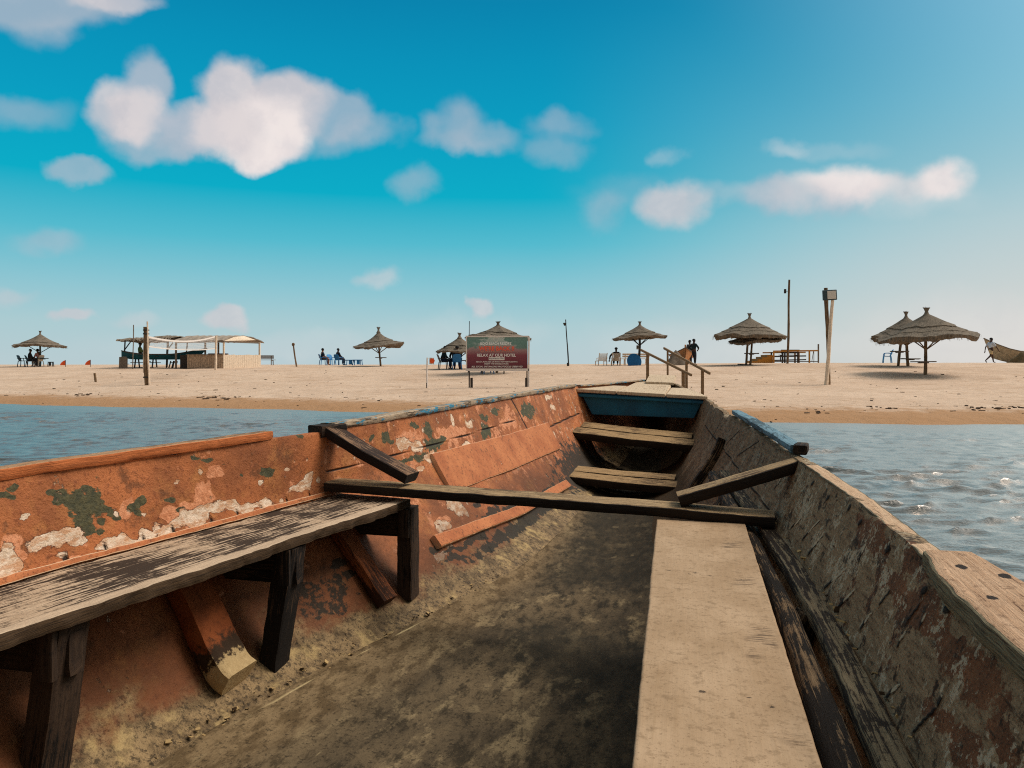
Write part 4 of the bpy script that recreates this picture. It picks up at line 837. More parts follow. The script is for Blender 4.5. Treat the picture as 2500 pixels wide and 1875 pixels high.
def canopy_mesh(name, Rad, H, seed, tiers=3, tilt=(0, 0), parent=None, sag=.0, flare=.55, thick=None, bell=1.6):
    """layered thatch cone: concave profile, ragged tiers, straw fringe; origin at the eave level"""
    thick = thick or .085 * Rad
    rs = np.random.RandomState(seed); n = 72; V = []; Fs = []; UV = []
    th = np.linspace(0, 2 * np.pi, n, endpoint=False)
    prof = lambda q: H * (np.clip(1 - q, 0, 1) ** (bell * 1.35) * .55 + (1 - q) * .45)         # q = r/R
    def lay(qa, qb, lift, rows=9):
        drop = thick
        o = sum(len(v) for v in V); ed = 1 + .05 * fbm(np.stack([np.cos(th) * 2, np.sin(th) * 2, th * 0 + qb * 7], -1), seed, 3) + .03 * rs.randn(n) * .6
        pts = []; uvs = []
        for i in range(rows + 1):
            q = qa + (qb - qa) * i / rows; rr = q * (1 + (ed - 1) * (i / rows) ** 2)
            z = prof(np.clip(rr, 0, 1.1)) + lift * (i / rows) ** .8 + .025 * fbm(np.stack([np.cos(th) * 3 * q, np.sin(th) * 3 * q, th * 0 + 3], -1), seed + 5, 3)
            pts.append(np.stack([rr * Rad * np.cos(th), rr * Rad * np.sin(th), z], -1)); uvs.append(np.stack([th / 6.283 * 6, th * 0 + q * 2], -1))
        for k, (f, dz_) in enumerate(((.985, .45), (.95, 1.0), (.86, 1.0))):                   # thick ragged lip
            p = pts[rows].copy(); p[:, :2] *= f; p[:, 2] = pts[rows][:, 2] - drop * dz_ * (1 + .9 * fbm(np.stack([np.cos(th) * 3, np.sin(th) * 3, th * 0 + qb], -1), seed + 40, 4) + .5 * (rs.rand(n) - .5) * (k == 1)) ; pts.append(p); uvs.append(np.stack([th / 6.283 * 6, th * 0 + qb * 2 + .1 * k], -1))
        p = pts[-1].copy(); p[:, :2] *= qa * .9 / (qb * .86); p[:, 2] = prof(np.full(n, qa)) - drop; pts.append(p); uvs.append(uvs[-1])
        V.append(np.concatenate(pts)); UV.append(np.concatenate(uvs)); Fs.append(grid_faces(len(pts), n, True) + o)
    cuts = np.linspace(.30, 1.0, tiers + 1)
    lay(.045, cuts[1] + .03, .05)
    for k in range(1, tiers): lay(cuts[k] - .12, cuts[k + 1], .05 - .045 * k)
    Vv = np.concatenate(V); Ff = np.concatenate(Fs); Uu = np.concatenate(UV)
    # fringe of single straws at each eave
    sv = []; sf = []; o = len(Vv)
    for k in range(1, tiers + 1):
        q = cuts[k] + (.03 if k == 1 else 0); m = 150
        for t in rs.rand(m) * 6.283:
            r = q * Rad * (1 + .02 * rs.randn()); z = prof(min(q, 1)) + .03 - thick * .5; l = thick * (.7 + 1.0 * rs.rand()); w = .012 + .012 * rs.rand(); a = t + .03 * rs.randn()
            p0 = np.array([r * math.cos(t), r * math.sin(t), z]); tt = np.array([-math.sin(t), math.cos(t), 0]) * w; dn = np.array([math.cos(a) * l * .25, math.sin(a) * l * .25, -l])
            b = o + len(sv); sv += [p0 - tt, p0 + tt, p0 + tt * .3 + dn, p0 - tt * .3 + dn]; sf.append((b, b + 1, b + 2, b + 3))
    Vv = np.concatenate([Vv, np.array(sv)]); Ff = np.concatenate([Ff, np.array(sf)]); Uu = np.concatenate([Uu, np.tile([[.3, .3]], (len(sv), 1))])
    aa = np.arctan2(Vv[:, 1], Vv[:, 0]); Vv[:, 2] -= Rad * .085 * np.clip(np.hypot(Vv[:, 0], Vv[:, 1]) / Rad, 0, 1.2) ** 2 * fbm(np.stack([np.cos(aa) * 1.3, np.sin(aa) * 1.3, aa * 0 + seed], -1), seed + 70, 3) * 1.6
    Vv[:, 2] += tilt[0] * Vv[:, 0] + tilt[1] * Vv[:, 1] - sag * (np.hypot(Vv[:, 0], Vv[:, 1]) / Rad) ** 3 * .2
    return link_mesh(name, np_mesh(name, Vv, Ff, False, Uu), M_THATCH, parent)

def umbrella(label, px, d, tip_y, eave_y, half_px, pole_px=None, base_px=None, seed=0, polemat=None, tiers=3, tilt=(0, 0), shelf=None, shelf_r=.45, struts=4, pole_r=.07, second=None, group='thatched parasols on the beach', finial=1.0, bell=1.6, lip=None):
    b = spot(base_px if base_px else px, d); x0 = at(px, d)
    t = thing('thatched_parasol', label, 'parasol', b, 0, group)
    ze = zat(eave_y, d) - b.z; zt = zat(tip_y, d) - b.z; Rd = half_px * d / F; dx = x0 - b.x
    H = (zt - ze) * .80
    lp = lip or .06 * Rd; ze += lp * .8; H = (zt - ze) * .80; c = canopy_mesh('canopy', Rd, H, seed, tiers, tilt, t, thick=lp, bell=bell); c.location = (dx, 0, ze)
    mb = MB(seed); k = Rd * .5
    zz = ze + H * .93; hh = zt - zz
    mb.lathe([(.02, hh), (.115 * finial, hh * .98), (.085 * finial, hh * .7), (.06 * finial, hh * .45), (.085 * finial, hh * .15), (.15 * finial, -.05), (.12, -.12)], 18, (dx, 0, zz))
    for i in range(26):
        a = mb.rng.uniform(0, 6.28); r = .09 * finial; mb.bar((dx + r * math.cos(a), r * math.sin(a), zz + hh * .8), (dx + r * 1.5 * math.cos(a), r * 1.5 * math.sin(a), zz + hh * mb.rng.uniform(.95, 1.12)), .012, .006)
    mb.build('finial', M_THATCH, t)
    pm = polemat or M_POLE
    MB(seed + 1).pole((0, 0, -.3), (dx, 0, ze + H * .55), pole_r, pole_r * .85, 12, .05).build('pole', pm, t, True)
    if second: MB(seed + 2).pole((second[0] * d / F, .15, -.3), (second[1] * d / F, .15, ze + H * .4), pole_r * .9, pole_r * .8, 12, .05).build('pole', pm, t, True)
    for i in range(struts):
        a = 6.283 * i / struts + .5; p0 = Vector((dx * .8, 0, ze - .32 * Rd)); p1 = Vector((dx + .55 * Rd * math.cos(a), .55 * Rd * math.sin(a), ze + H * .10))
        MB(seed + 3 + i).tube([p0, p1], .028, 6).build('strut', pm, t, True)
    if shelf:
        for (sx, sy, sw) in shelf:
            z = zat(sy, d) - b.z; mb = MB(seed + 9); w = sw * d / F; cx = sx * d / F - b.x - 1250 / F * d + 0
            for i in range(5): mb.box((cx, (i - 2) * w * .2, z), (w * (1 - .12 * abs(i - 2)), w * .18, .045), Matrix.Rotation(mb.rng.uniform(-.04, .04), 3, 'Y'))
            mb.box((cx, 0, z - .05), (.07, w * .9, .05))
            mb.build('shelf', M_GREYWOOD if pm is M_POLE else pm, t)
    return t
U = umbrella
U('small thatched parasol at the far left above two seated people', 98, 58, 808, 846, 57, base_px=98, seed=1, polemat=M_GREENPOLE, tiers=2, tilt=(-.03, 0), shelf=[(104, 875, 22)], finial=.8)
U('thatched parasol beside the blue tables, with a narrow peak and tray on its pole', 924, 52, 799, 846, 61, base_px=930, seed=2, bell=2.6, tilt=(.10, 0), shelf=[(930, 873, 27)])
U('thatched parasol partly behind the left edge of the billboard', 1122, 44, 813, 857, 58, base_px=1126, seed=3, bell=1.7, shelf=[(1138, 880, 24)])
U('thatched parasol whose roof rises straight above the billboard', 1216, 39, 785, 827, 80, base_px=1213, seed=4)
U('thatched parasol with dark pole between the cream loungers and the landing handrails', 1562, 50, 785, 826, 65, base_px=1560, seed=5, polemat=M_DARKPOLE, pole_r=.085)
u6 = U('thatched parasol with a torn double roof on two leaning poles beside the ochre steps', 1830, 45, 765, 820, 86, base_px=1820, seed=6, bell=1.2, lip=.14, tilt=(-.02, 0), shelf=[(1835, 863, 34)], second=(12, 22))
c = canopy_mesh('hanging_canopy', 62 * 45 / F, .50, 66, 3, (.05, 0), u6, thick=.12); c.location = (at(1846, 45) - u6.location.x, .3, zat(829, 45) - u6.location.z)
U('wide thatched parasol on the right with the tallest peak, front one of a touching pair', 2262, 34, 751, 825, 112, base_px=2258, seed=7, bell=1.25, lip=.16, tilt=(.06, 0), shelf=[(2254, 883, 50)], pole_r=.075, finial=1.15)
U('thatched parasol on braced poles, partly behind the wide one on the right', 2212, 40, 761, 824, 78, base_px=2217, seed=8, bell=1.35, lip=.14, shelf=[(2222, 876, 40), (2196, 858, 38)], pole_r=.08, second=(-22, -10), struts=5)

# ---- loose poles and posts
def post(name, label, cat, px0, y0, px1, d, r0, r1, mat, bend=.04, group=None, base_y=None):
    b = spot(px0, d); t = thing(name, label, cat, b, 0, group); top = Vector((at(px1, d) - b.x, 0, zat(y0, d) - b.z))
    MB(int(px0)).pole((0, 0, -.35), top, r0, r1, 14, bend).build('shaft', mat, t, True)
    return t, top
t, top = post('wooden_pole', 'tall bare wooden pole behind the ochre railing', 'pole', 1922, 683, 1927, 46, .075, .06, M_POLE)
d = 46; mb = MB(); z = zat(711, d) - t.location.z; mb.box((-.13, 0, z), (.12, .12, .26), None, .02); mb.bar((-.1, 0, z), (.02, 0, z), .03, .03); mb.build('lamp_box', M_DARKPOLE, t)
t, top = post('signal_pole', 'thin dark pole with a small horn speaker on top, right of the billboard', 'pole', 1389, 780, 1381, 50, .05, .03, M_DARKPOLE, .02)
MB().lathe([(.0, 0), (.05, .02), (.12, .18), (.10, .2)], 12).build('horn_speaker', M_DARKPOLE, t).location = (top.x - .06, 0, top.z - .42)
MB().box((-.06, 0, .1), (.16, .12, .22), None, .02).build('foot_block', M_DARKPOLE, t)
t, top = post('leaning_post', 'leaning grey post with a knob on top, left of the blue chairs', 'post', 726, 842, 716, 52, .06, .05, M_POLE)
mb = MB(3); mb.lathe([(0, -.1), (.08, -.06), (.11, .03), (.08, .12), (0, .15)], 12); mb.build('knob', M_POLE, t, True).location = top
post('short_stake', 'short leaning wooden stake stuck in open sand at the left', 'stake', 236, 911, 231, 37, .045, .06, M_POLE, .02)
post('thin_pole', 'thin grey pole leaning beside the thatched shelter', 'pole', 324, 793, 326, 50, .035, .03, M_GREYWOOD, .02)
post('thin_pole', 'very thin pole sticking up behind the left corner of the billboard', 'pole', 1143, 784, 1146, 40, .022, .018, M_DARKPOLE, .02)
# volleyball posts and net
b = spot(359, 34); t = thing('net_post', 'thick weathered post with lashed strips holding the near end of the net', 'post', b)
k = 34 / F
MB(7).pole((0, 0, -.35), (-4 * k, 0, zat(798, 34) - b.z), .105, .09, 14, .03).build('shaft', M_POLE, t, True)
MB(8).pole((7 * k, -.05, -.35), (2 * k, -.05, zat(785, 34) - b.z), .045, .035, 14, .03).build('strip', M_PALEPOLE, t, True)
MB(9).pole((-9 * k, .05, .55), (-8 * k, .05, zat(803, 34) - b.z), .04, .035, 14, .02).build('strip', M_PALEPOLE, t, True)
for y in (806, 815, 921): z = zat(y, 34) - b.z; MB(4).lathe([(.125, -.03), (.135, 0), (.125, .03)], 14, (-.04, 0, z)).build('lashing', M_DARKPOLE, t)
post('net_post', 'pale slender post holding the far end of the net before the plank hut', 'post', 526, 820, 528, 47, .075, .06, M_PALEPOLE, .01)
A = Vector((at(364, 34), 34, 0)); B = Vector((at(526, 47), 46.9, 0)); t = thing('volleyball_net', 'sagging white volleyball net strung between two posts', 'net', (A.x, A.y, 0))
def netpt(f, top):
    ya = (823, 845) if top else (843, 850); p = A.lerp(B, f); za = zat(823 if top else 846, 34); zb = zat(822 if top else 851, 47); s = .24 if top else .12
    return Vector((p.x - A.x, p.y - A.y, za + (zb - za) * f - s * 4 * f * (1 - f)))
for top, w in ((True, .085), (False, .055)):
    mb = MB(); n = 24
    for i in range(n): mb.bar(netpt(i / n, top), netpt((i + 1) / n, top), .012, w)
    mb.build('net_band', M_WHITE, t)
mb = MB()
for i in range(0, 97):
    p, q = netpt(i / 96, True), netpt(i / 96, False); mb.bar(q, p, .008, .008, (0, 1, 0))
for j in range(1, 6):
    for i in range(24):
        a, b2 = netpt(i / 24, True).lerp(netpt(i / 24, False), j / 6), netpt((i + 1) / 24, True).lerp(netpt((i + 1) / 24, False), j / 6); mb.bar(a, b2, .008, .008)
mb.build('netting', M_WHITE, t)
# twin floodlight poles
b = spot(2020, 30); k = 30 / F; t = thing('floodlight', 'square floodlight on two crossing pale poles', 'floodlight', b)
MB(21).pole((-5 * k, 0, -.35), (14 * k, .03, zat(727, 30) - b.z), .080, .066, 16, .03).build('pole', M_PALEPOLE, t, True)
MB(22).pole((9 * k, .16, -.35), (0 * k, .16, zat(702, 30) - b.z), .062, .078, 16, .03).build('pole', M_POLE, t, True)
z0, z1 = zat(733, 30) - b.z, zat(708, 30) - b.z; w = 34 * k; cx = 5 * k
h = MB(); h.box((cx, -.02, (z0 + z1) / 2), (w, .10, z1 - z0), Matrix.Rotation(-.05, 3, 'Y'), .02); lampb = h.build('lamp_housing', simple('dark_lamp_metal', lin(54, 72, 76), .5, .2), t)
MB().box((cx + w * .10, -.08, (z0 + z1) / 2), (w * .62, .03, (z1 - z0) * .78), Matrix.Rotation(-.05, 3, 'Y'), .008).build('lamp_glass', simple('pale_lamp_glass', lin(206, 196, 182), .3, .05, 3., .5), lampb)
# flags
def halfflag(px, label, d=56):
    b = spot(px, d); k = d / F; t = thing('marker_flag', label, 'flag', b, 0, 'orange marker flags at the left')
    MB().tube([(0, 0, -.2), (0, 0, 17 * k)], .018, 7).build('stick', M_DARKPOLE, t)
    n = 14; V = []; Fs = []
    for y in (0, .02):
        for i in range(n + 1):
            a = math.pi / 2 * i / n; V.append((-12.5 * k * math.sin(a), y + .05 * math.sin(3 * a), 16.5 * k - 12 * k * (1 - math.cos(a))))
        V.append((0, y, 16.5 * k - 12 * k)); 
    m = n + 2
    MB().add(V, [tuple(range(m)), tuple(range(2 * m - 1, m - 1, -1))] + [(i, (i + 1) % m, m + (i + 1) % m, m + i) for i in range(m)]).build('cloth', M_ORANGEFLAG, t)
halfflag(160, 'orange flag on a short stick, nearer to the small parasol'); halfflag(221, 'orange flag on a short stick, nearer to the net post')
b = spot(1043, 30); k = 30 / F; t = thing('marker_flag', 'white stick with a pale flag bearing an orange disc, left of the billboard', 'flag', b)
MB(5).tube([(0, 0, -.25), (-.01, 0, .6), (0, 0, zat(873, 30) - b.z)], .028, 9).build('stick', M_WHITE, t, True); MB().bar((-.02, -.02, -.1), (-.025, -.02, .2), .03, .03).build('stake', M_DARKWOOD, t)
zc = zat(881, 30) - b.z
fl = MB(); n = 10; V = [((4 + 11 * i / n) * k + .02, .02 * math.sin(i * .9), zc + s * 8 * k - .01 * i / n) for s in (1, -1) for i in range(n + 1)]
fl.add(V, [(i, i + 1, n + 2 + i, n + 1 + i) for i in range(n)]); flo = fl.build('cloth', simple('thin_white_cloth', lin(214, 204, 190), .9, .05), t)
mb = MB(); V = [(11 * k + .02 + 6.2 * k * math.cos(6.283 * i / 20) * (1 + .12 * math.sin(i * 2.3)), -.03, zc + 6.2 * k * math.sin(6.283 * i / 20)) for i in range(20)]
mb.add(V + [(v[0], -.024, v[2]) for v in V], [tuple(range(20)), tuple(range(39, 19, -1))] + [(i, (i + 1) % 20, 20 + (i + 1) % 20, 20 + i) for i in range(20)]); mb.build('disc', M_ORANGEFLAG, flo)
MB().bar((0, 0, zc + .1), (5 * k, 0, zc + .1), .01, .01).build('tie', M_WHITE, t)

# ---- plastic chairs, tables
def chair(label, loc, rz, mat, group, arms=True, s=1.0):
    t = thing('plastic_chair', label, 'chair', loc, rz, group)     # faces +Y
    def sheet(name, fn, nu, nv, th):
        V = []; 
        for side in (0, 1):
            for i in range(nu + 1):
                for j in range(nv + 1):
                    p, nn = fn(i / nu, j / nv); V.append(Vector(p) + Vector(nn) * th * side)
        m = (nu + 1) * (nv + 1); q = lambda i, j: i * (nv + 1) + j; Fs = []
        for i in range(nu):
            for j in range(nv): Fs += [(q(i, j), q(i + 1, j), q(i + 1, j + 1), q(i, j + 1)), (m + q(i, j), m + q(i, j + 1), m + q(i + 1, j + 1), m + q(i + 1, j))]
        bd = [q(i, 0) for i in range(nu + 1)] + [q(nu, j) for j in range(1, nv + 1)] + [q(i, nv) for i in range(nu - 1, -1, -1)] + [q(0, j) for j in range(nv - 1, 0, -1)]
        for a, b in zip(bd, bd[1:] + bd[:1]): Fs.append((a, b, m + b, m + a))
        return MB().add(V, Fs).build(name, mat, t, True)
    sheet('seat', lambda a, b: (((a - .5) * (.46 - .04 * (1 - b)), -.22 + .46 * b, .425 - .03 * math.sin(math.pi * a) * .8 + .02 * b), (0, 0, .022)), 8, 8, 1)
    sheet('backrest', lambda a, b: (((a - .5) * (.44 + .05 * math.sin(b * 2.6)), -.215 - .17 * b + .05 * (abs(a - .5) * 2) ** 2, .43 + .45 * b - .05 * b * (abs(a - .5) * 2) ** 3), (0, .022, .004)), 8, 8, 1)
    for sx in (-1, 1):
        for sy in (-1, 1):
            MB().add([], []).bar((sx * .27, sy * .25, 0), (sx * .215, sy * .205, .43), .05, .045, (0, 1, 0), .008).build('leg', mat, t)
        if arms:
            MB().tube([(sx * .255, -.27, .62), (sx * .27, -.05, .645), (sx * .27, .12, .64), (sx * .268, .18, .60), (sx * .245, .20, .42)], .024, 7).build('armrest', mat, t)
    t.scale = (s, s, s); return t
def ptable(label, loc, rz, mat, group, w=.62, h=.48):
    t = thing('plastic_table', label, 'table', loc, rz, group)
    MB().box((0, 0, h - .015), (w, w, .035), None, .012).box((0, 0, h - .05), (w * .9, w * .9, .04)).build('tabletop', mat, t)
    for sx in (-1, 1):
        for sy in (-1, 1): MB().bar((sx * w * .46, sy * w * .46, 0), (sx * w * .40, sy * w * .40, h - .06), .05, .05, (0, 1, 0), .008).build('leg', mat, t)
    MB().box((0, -w * .40, h * .5), (w * .34, .02, h * .72)).build('end_panel', mat, t)
    return t
# ---- people: a skinned body with clothes grown over it
def grow(name, pts, edges, rad, mat, parent, root, lv=2):
    me = bpy.data.meshes.new(name); me.from_pydata([tuple(p) for p in pts], edges, []); o = bpy.data.objects.new(name, me); COL.objects.link(o)
    md = o.modifiers.new('skin', 'SKIN'); md.use_smooth_shade = True
    for i, r in enumerate(rad):
        sv = me.skin_vertices[0].data[i]; sv.radius = r if isinstance(r, tuple) else (r, r); sv.use_root = (i == root)
    sb = o.modifiers.new('sub', 'SUBSURF'); sb.levels = lv; sb.render_levels = lv
    dg = bpy.context.evaluated_depsgraph_get(); dg.update(); m2 = bpy.data.meshes.new_from_object(o.evaluated_get(dg)); m2.name = name
    bpy.data.objects.remove(o); m2.polygons.foreach_set('use_smooth', [True] * len(m2.polygons)); m2.materials.clear()
    return link_mesh(name, m2, mat, parent)
def person(label, loc, rz, pose, shirt, lower, skin=None, long_lower=True, sleeve=True, hair=True, s=1.0, group=None, woman=False):
    """pose gives joints (faces +Y): pelvis, chest, neck, head; per side shoulder, elbow, wrist, hip, knee, ankle, toe"""
    t = thing('person', label, 'person', loc, rz, group); skin = skin or M_SKIN
    J = {k: Vector(v) for k, v in pose.items()}; names = []; pts = []; rad = []; ed = []
    def v(p, r, link=None):
        pts.append(Vector(p)); rad.append(r); i = len(pts) - 1
        if link is not None: ed.append((link, i))
        return i
    pe = v(J['pelvis'], .125); ch = v(J['chest'], (.15, .12) , v(J['pelvis'].lerp(J['chest'], .5), .12, pe)); nk = v(J['neck'], .055, ch)
    hd = (J['head'] - J['neck']); h1 = v(J['neck'] + hd * .38, .082, nk); h2 = v(J['neck'] + hd * .72, .098, h1); v(J['head'], .06, h2)
    fw = J.get('look', Vector((0, 1, 0)))
    v(J['neck'] + hd * .55 + fw * .115, .016, h2)                           # nose
    for sd in 'LR':
        sh = v(J['sh' + sd], .058, ch); el = v(J['el' + sd], .043, sh); wr = v(J['wr' + sd], .030, el)
        hdir = (J['wr' + sd] - J['el' + sd]).normalized(); side = hdir.cross(Vector((0, 0, 1))); side = side.normalized() if side.length > .1 else Vector((1, 0, 0)); dn = Vector((0, 0, -1)) if abs(hdir.z) < .8 else Vector((0, 1, 0))
        pm = v(J['wr' + sd] + hdir * .075, (.040, .022), wr)
        for f, (o, l) in enumerate(((-.030, .075), (-.010, .085), (.010, .080), (.029, .062))):
            a = v(J['wr' + sd] + hdir * (.10 + l * .5) + side * o, .010, pm); v(J['wr' + sd] + hdir * (.10 + l) + side * o + dn * .025, .008, a)
        a = v(J['wr' + sd] + hdir * .06 + side * -.048 + dn * .01, .011, pm); v(J['wr' + sd] + hdir * .10 + side * -.060 + dn * .03, .009, a)
        hp_ = v(J['hip' + sd], .098, pe); kn = v(J['kn' + sd], .062, hp_); cf = v(J['kn' + sd].lerp(J['an' + sd], .35), .056, kn); an = v(J['an' + sd], .038, cf); v(J['toe' + sd], .030, an)
    grow('body', pts, ed, rad, skin, t, 0)
    if shirt:
        p = [J['pelvis'] + Vector((0, 0, .03)), J['pelvis'].lerp(J['chest'], .5), J['chest'], J['neck'] - (J['neck'] - J['chest']) * .25]; r = [.145, .142, (.172, .142), .072]; e = [(0, 1), (1, 2), (2, 3)]
        for sd in 'LR':
            i = len(p); p += [J['sh' + sd], J['sh' + sd].lerp(J['el' + sd], .9)]; r += [.074, .066]; e += [(2, i), (i, i + 1)]
            if sleeve: p.append(J['el' + sd].lerp(J['wr' + sd], .85)); r.append(.05); e.append((i + 1, i + 2))
        grow('shirt', p, e, r, shirt, t, 0)
    if lower:
        p = [J['pelvis'] + Vector((0, 0, .06)), J['pelvis']]; r = [.143, .148]; e = [(0, 1)]
        for sd in 'LR':
            i = len(p); p += [J['hip' + sd], J['kn' + sd] if long_lower else J['hip' + sd].lerp(J['kn' + sd], .85)]; r += [.118, .085]; e += [(1, i), (i, i + 1)]
            if long_lower: p.append(J['kn' + sd].lerp(J['an' + sd], .9)); r.append(.062); e.append((i + 1, i + 2))
        grow('trousers' if long_lower else 'shorts', p, e, r, lower, t, 1)
    if hair:
        mb = MB(); c = J['neck'] + hd * .78 - fw * .02; rr = .112
        mb.lathe([(rr * math.cos(a), rr * math.sin(a)) for a in np.linspace(-.25 if not woman else -1.0, 1.56, 8)], 16, c); mb.build('hair', M_HAIR, t, True)
    t.scale = (s, s, s); return t
def seated(lean=.0, arms='lap', z=.46):
    P = dict(pelvis=(0, -.05, z + .09), chest=(0, -.10 + lean, z + .45), neck=(0, -.09 + lean * 1.3, z + .62), head=(0, -.06 + lean * 1.5, z + .85))
    for sd, x in (('L', -1), ('R', 1)):
        P['sh' + sd] = (x * .19, -.09 + lean * 1.1, z + .53); P['el' + sd] = (x * .25, .02 + lean * .8, z + .26); P['wr' + sd] = (x * .14, .25 + lean * .3, z + .20)
        P['hip' + sd] = (x * .10, .0, z + .07); P['kn' + sd] = (x * .13, .42, z + .06); P['an' + sd] = (x * .13, .42, .09); P['toe' + sd] = (x * .14, .58, .035)
    return P
def standing():
    P = dict(pelvis=(0, 0, .95), chest=(0, 0, 1.30), neck=(0, 0, 1.47), head=(0, .02, 1.71))
    for sd, x in (('L', -1), ('R', 1)):
        P['sh' + sd] = (x * .19, 0, 1.39); P['el' + sd] = (x * .25, -.02, 1.10); P['wr' + sd] = (x * .25, .06, .86); P['hip' + sd] = (x * .10, 0, .90); P['kn' + sd] = (x * .11, .02, .49); P['an' + sd] = (x * .11, 0, .08); P['toe' + sd] = (x * .13, .17, .035)
    return P
GB = 'blue plastic chairs and tables left of the parasol'
f = lambda px, d: spot(px, d)
# two at the far left parasol
p = f(74, 57.5); chair('black plastic chair under the person in black beneath the small parasol', p, R(-70), M_CHAIRDARK, 'chairs under the far left parasol'); person('person in black sitting hunched in a chair beneath the small parasol', p, R(-70), seated(.06), cloth('black', 30, 32, 36), cloth('charcoal', 36, 36, 42))
p = f(94, 58); chair('cream plastic chair under the person in pink beneath the small parasol', p, R(75), M_CHAIRWHITE, 'chairs under the far left parasol'); person('person in pink top and pale trousers sitting beneath the small parasol', p, R(75), seated(.12), cloth('pink', 196, 140, 132), cloth('pale', 214, 196, 184), M_SKINL, woman=True)
chair('empty black plastic chair at the left of the small parasol', f(55, 58.4), R(-80), M_CHAIRDARK, 'chairs under the far left parasol')
ptable('low blue grey stool on the sand between the small parasol and the orange flags', f(124, 58), .3, M_CHAIRDARK, None, .36, .36)
# blue chairs group
p = f(789, 60); chair('dark blue plastic chair holding the woman with bare shoulders', p, R(-60), M_CHAIRBLUE, GB); person('woman with light brown hair seated in the leftmost blue chair', p, R(-60), seated(.03), cloth('navy', 34, 44, 62), cloth('brown', 84, 62, 50), M_SKINL, False, False, True, woman=True)
chair('empty bright blue plastic chair between the two seated people', f(809, 61), R(-130), M_CHAIRTEAL, GB)
p = f(827, 60); chair('dark blue plastic chair holding the man in black', p, R(-30), M_CHAIRBLUE, GB); person('man in black sitting with an arm over the back of a blue chair', p, R(-50), seated(.02), cloth('ink', 24, 32, 44), cloth('slate', 60, 62, 70))
ptable('low blue plastic table next to the man in black', f(853, 60), .5, M_CHAIRBLUE, GB, .70, .44); ptable('low blue plastic table nearer to the parasol with the tray', f(873, 60), .4, M_CHAIRBLUE, GB, .70, .44)
# under the parasol left of the billboard
p = f(1082, 43.5); chair('dark plastic chair left of the billboard, seen from the side', p, R(-75), M_CHAIRDARK, 'chairs left of the billboard'); person('person in dark clothes leaning forward, seated sideways left of the billboard', p, R(-75), seated(.14), cloth('dark_teal', 20, 44, 52), cloth('dark_blue', 22, 40, 64))
p = f(1116, 43); chair('blue plastic chair with its back turned, left of the billboard', p, R(5), M_CHAIRBLUE, 'chairs left of the billboard'); person('person in a black top seated with back turned, left of the billboard', p, R(5), seated(.0), cloth('coal', 24, 26, 34), cloth('navy_denim', 26, 48, 92))
p = f(1107, 43.6); person('person mostly hidden behind the one with the back turned', p + Vector((0, .5, 0)), R(170), seated(.0), cloth('night', 22, 30, 40), cloth('denim', 30, 54, 100))
# behind the billboard only legs show
p = f(1190, 38.6); chair('blue plastic chair behind the billboard, only its feet showing', p, R(20), M_CHAIRBLUE, None)
tb = thing('wooden_table', 'wooden table behind the billboard, only its feet showing', 'table', f(1204, 38.4)); MB(1).box((0, 0, .72), (1.3, .7, .04)).build('tabletop', M_GREYWOOD, tb)
for sx in (-.55, .55):
    for sy in (-.28, .28): MB().bar((sx, sy, -.05), (sx, sy, .70), .06, .06).build('leg', M_GREYWOOD, tb)
# right of the pole: loungers, bench, tilted blue top
def lounger(label, loc, rz):
    t = thing('lounge_chair', label, 'lounge chair', loc, rz, 'cream plastic loungers')
    mb = MB()
    for i in range(7):
        z = .34 + .075 * i; y = -.16 - .045 * i; mb.box((0, y, z), (.56, .022, .056), Matrix.Rotation(.5, 3, 'X'), .006)
    for sx in (-.27, .27): mb.bar((sx, -.12, .30), (sx, -.45, .86), .045, .03)
    mb.build('backrest', M_CHAIRWHITE, t)
    mb = MB(); 
    for i in range(9): mb.box((0, -.08 + .12 * i, .33), (.56, .10, .025), None, .006)
    for sx in (-.29, .29): mb.bar((sx, -.2, .31), (sx, 1.0, .31), .04, .05)
    mb.build('seat', M_CHAIRWHITE, t)
    for sx in (-.29, .29):
        for y in (-.15, .9): MB().bar((sx, y, 0), (sx, y, .30), .05, .05).build('leg', M_CHAIRWHITE, t)
        MB().bar((sx * 1.12, -.30, .52), (sx * 1.12, .22, .50), .06, .03, (0, 0, 1), .006).bar((sx * 1.12, .18, .31), (sx * 1.12, .20, .5), .04, .03).build('armrest', M_CHAIRWHITE, t)
    return t
lounger('empty cream slatted lounger, seen from behind', f(1470, 52), R(4)); p = f(1504, 52); lounger('cream slatted lounger with a dark haired person in it, seen from behind', p, R(-5))
P = seated(-.10, z=.34); P['elL'] = (-.42, -.05, .62); P['wrL'] = (-.44, .12, .40); person('dark haired person lying back in a cream lounger, one arm hanging', p + Vector((0, .02, 0)), R(-5), P, cloth('jet', 26, 26, 30), cloth('jet2', 30, 30, 34))
def bench(label, loc, rz, L, mat, back=True, h=.82):
    t = thing('park_bench', label, 'bench', loc, rz)
    mb = MB(2); [mb.box((0, .02 + .14 * i, .44), (L, .12, .04), None, .006) for i in range(3)]; mb.build('seat', mat, t)
    if back: mb = MB(2); [mb.box((0, -.12 - .03 * i, .60 + .15 * i), (L, .03, .12), Matrix.Rotation(.18, 3, 'X'), .006) for i in range(2)]; mb.build('backrest', mat, t)
    for sx in (-.4, .4): MB().bar((sx * L, -.17, 0), (sx * L, -.16, .8), .06, .05, (0, 1, 0)).bar((sx * L, .34, 0), (sx * L, .3, .42), .06, .05, (0, 1, 0)).bar((sx * L, -.16, .40), (sx * L, .34, .40), .05, .06).build('leg', mat, t)
    return t
bench('pale wooden bench with a backrest behind the parasol with the dark pole', f(1552, 53), 0, 1.9, M_PALEWOOD)
bench('grey wooden bench with a backrest to the right of the plank hut', f(640, 62), 0, 2.0, M_GREYWOOD)
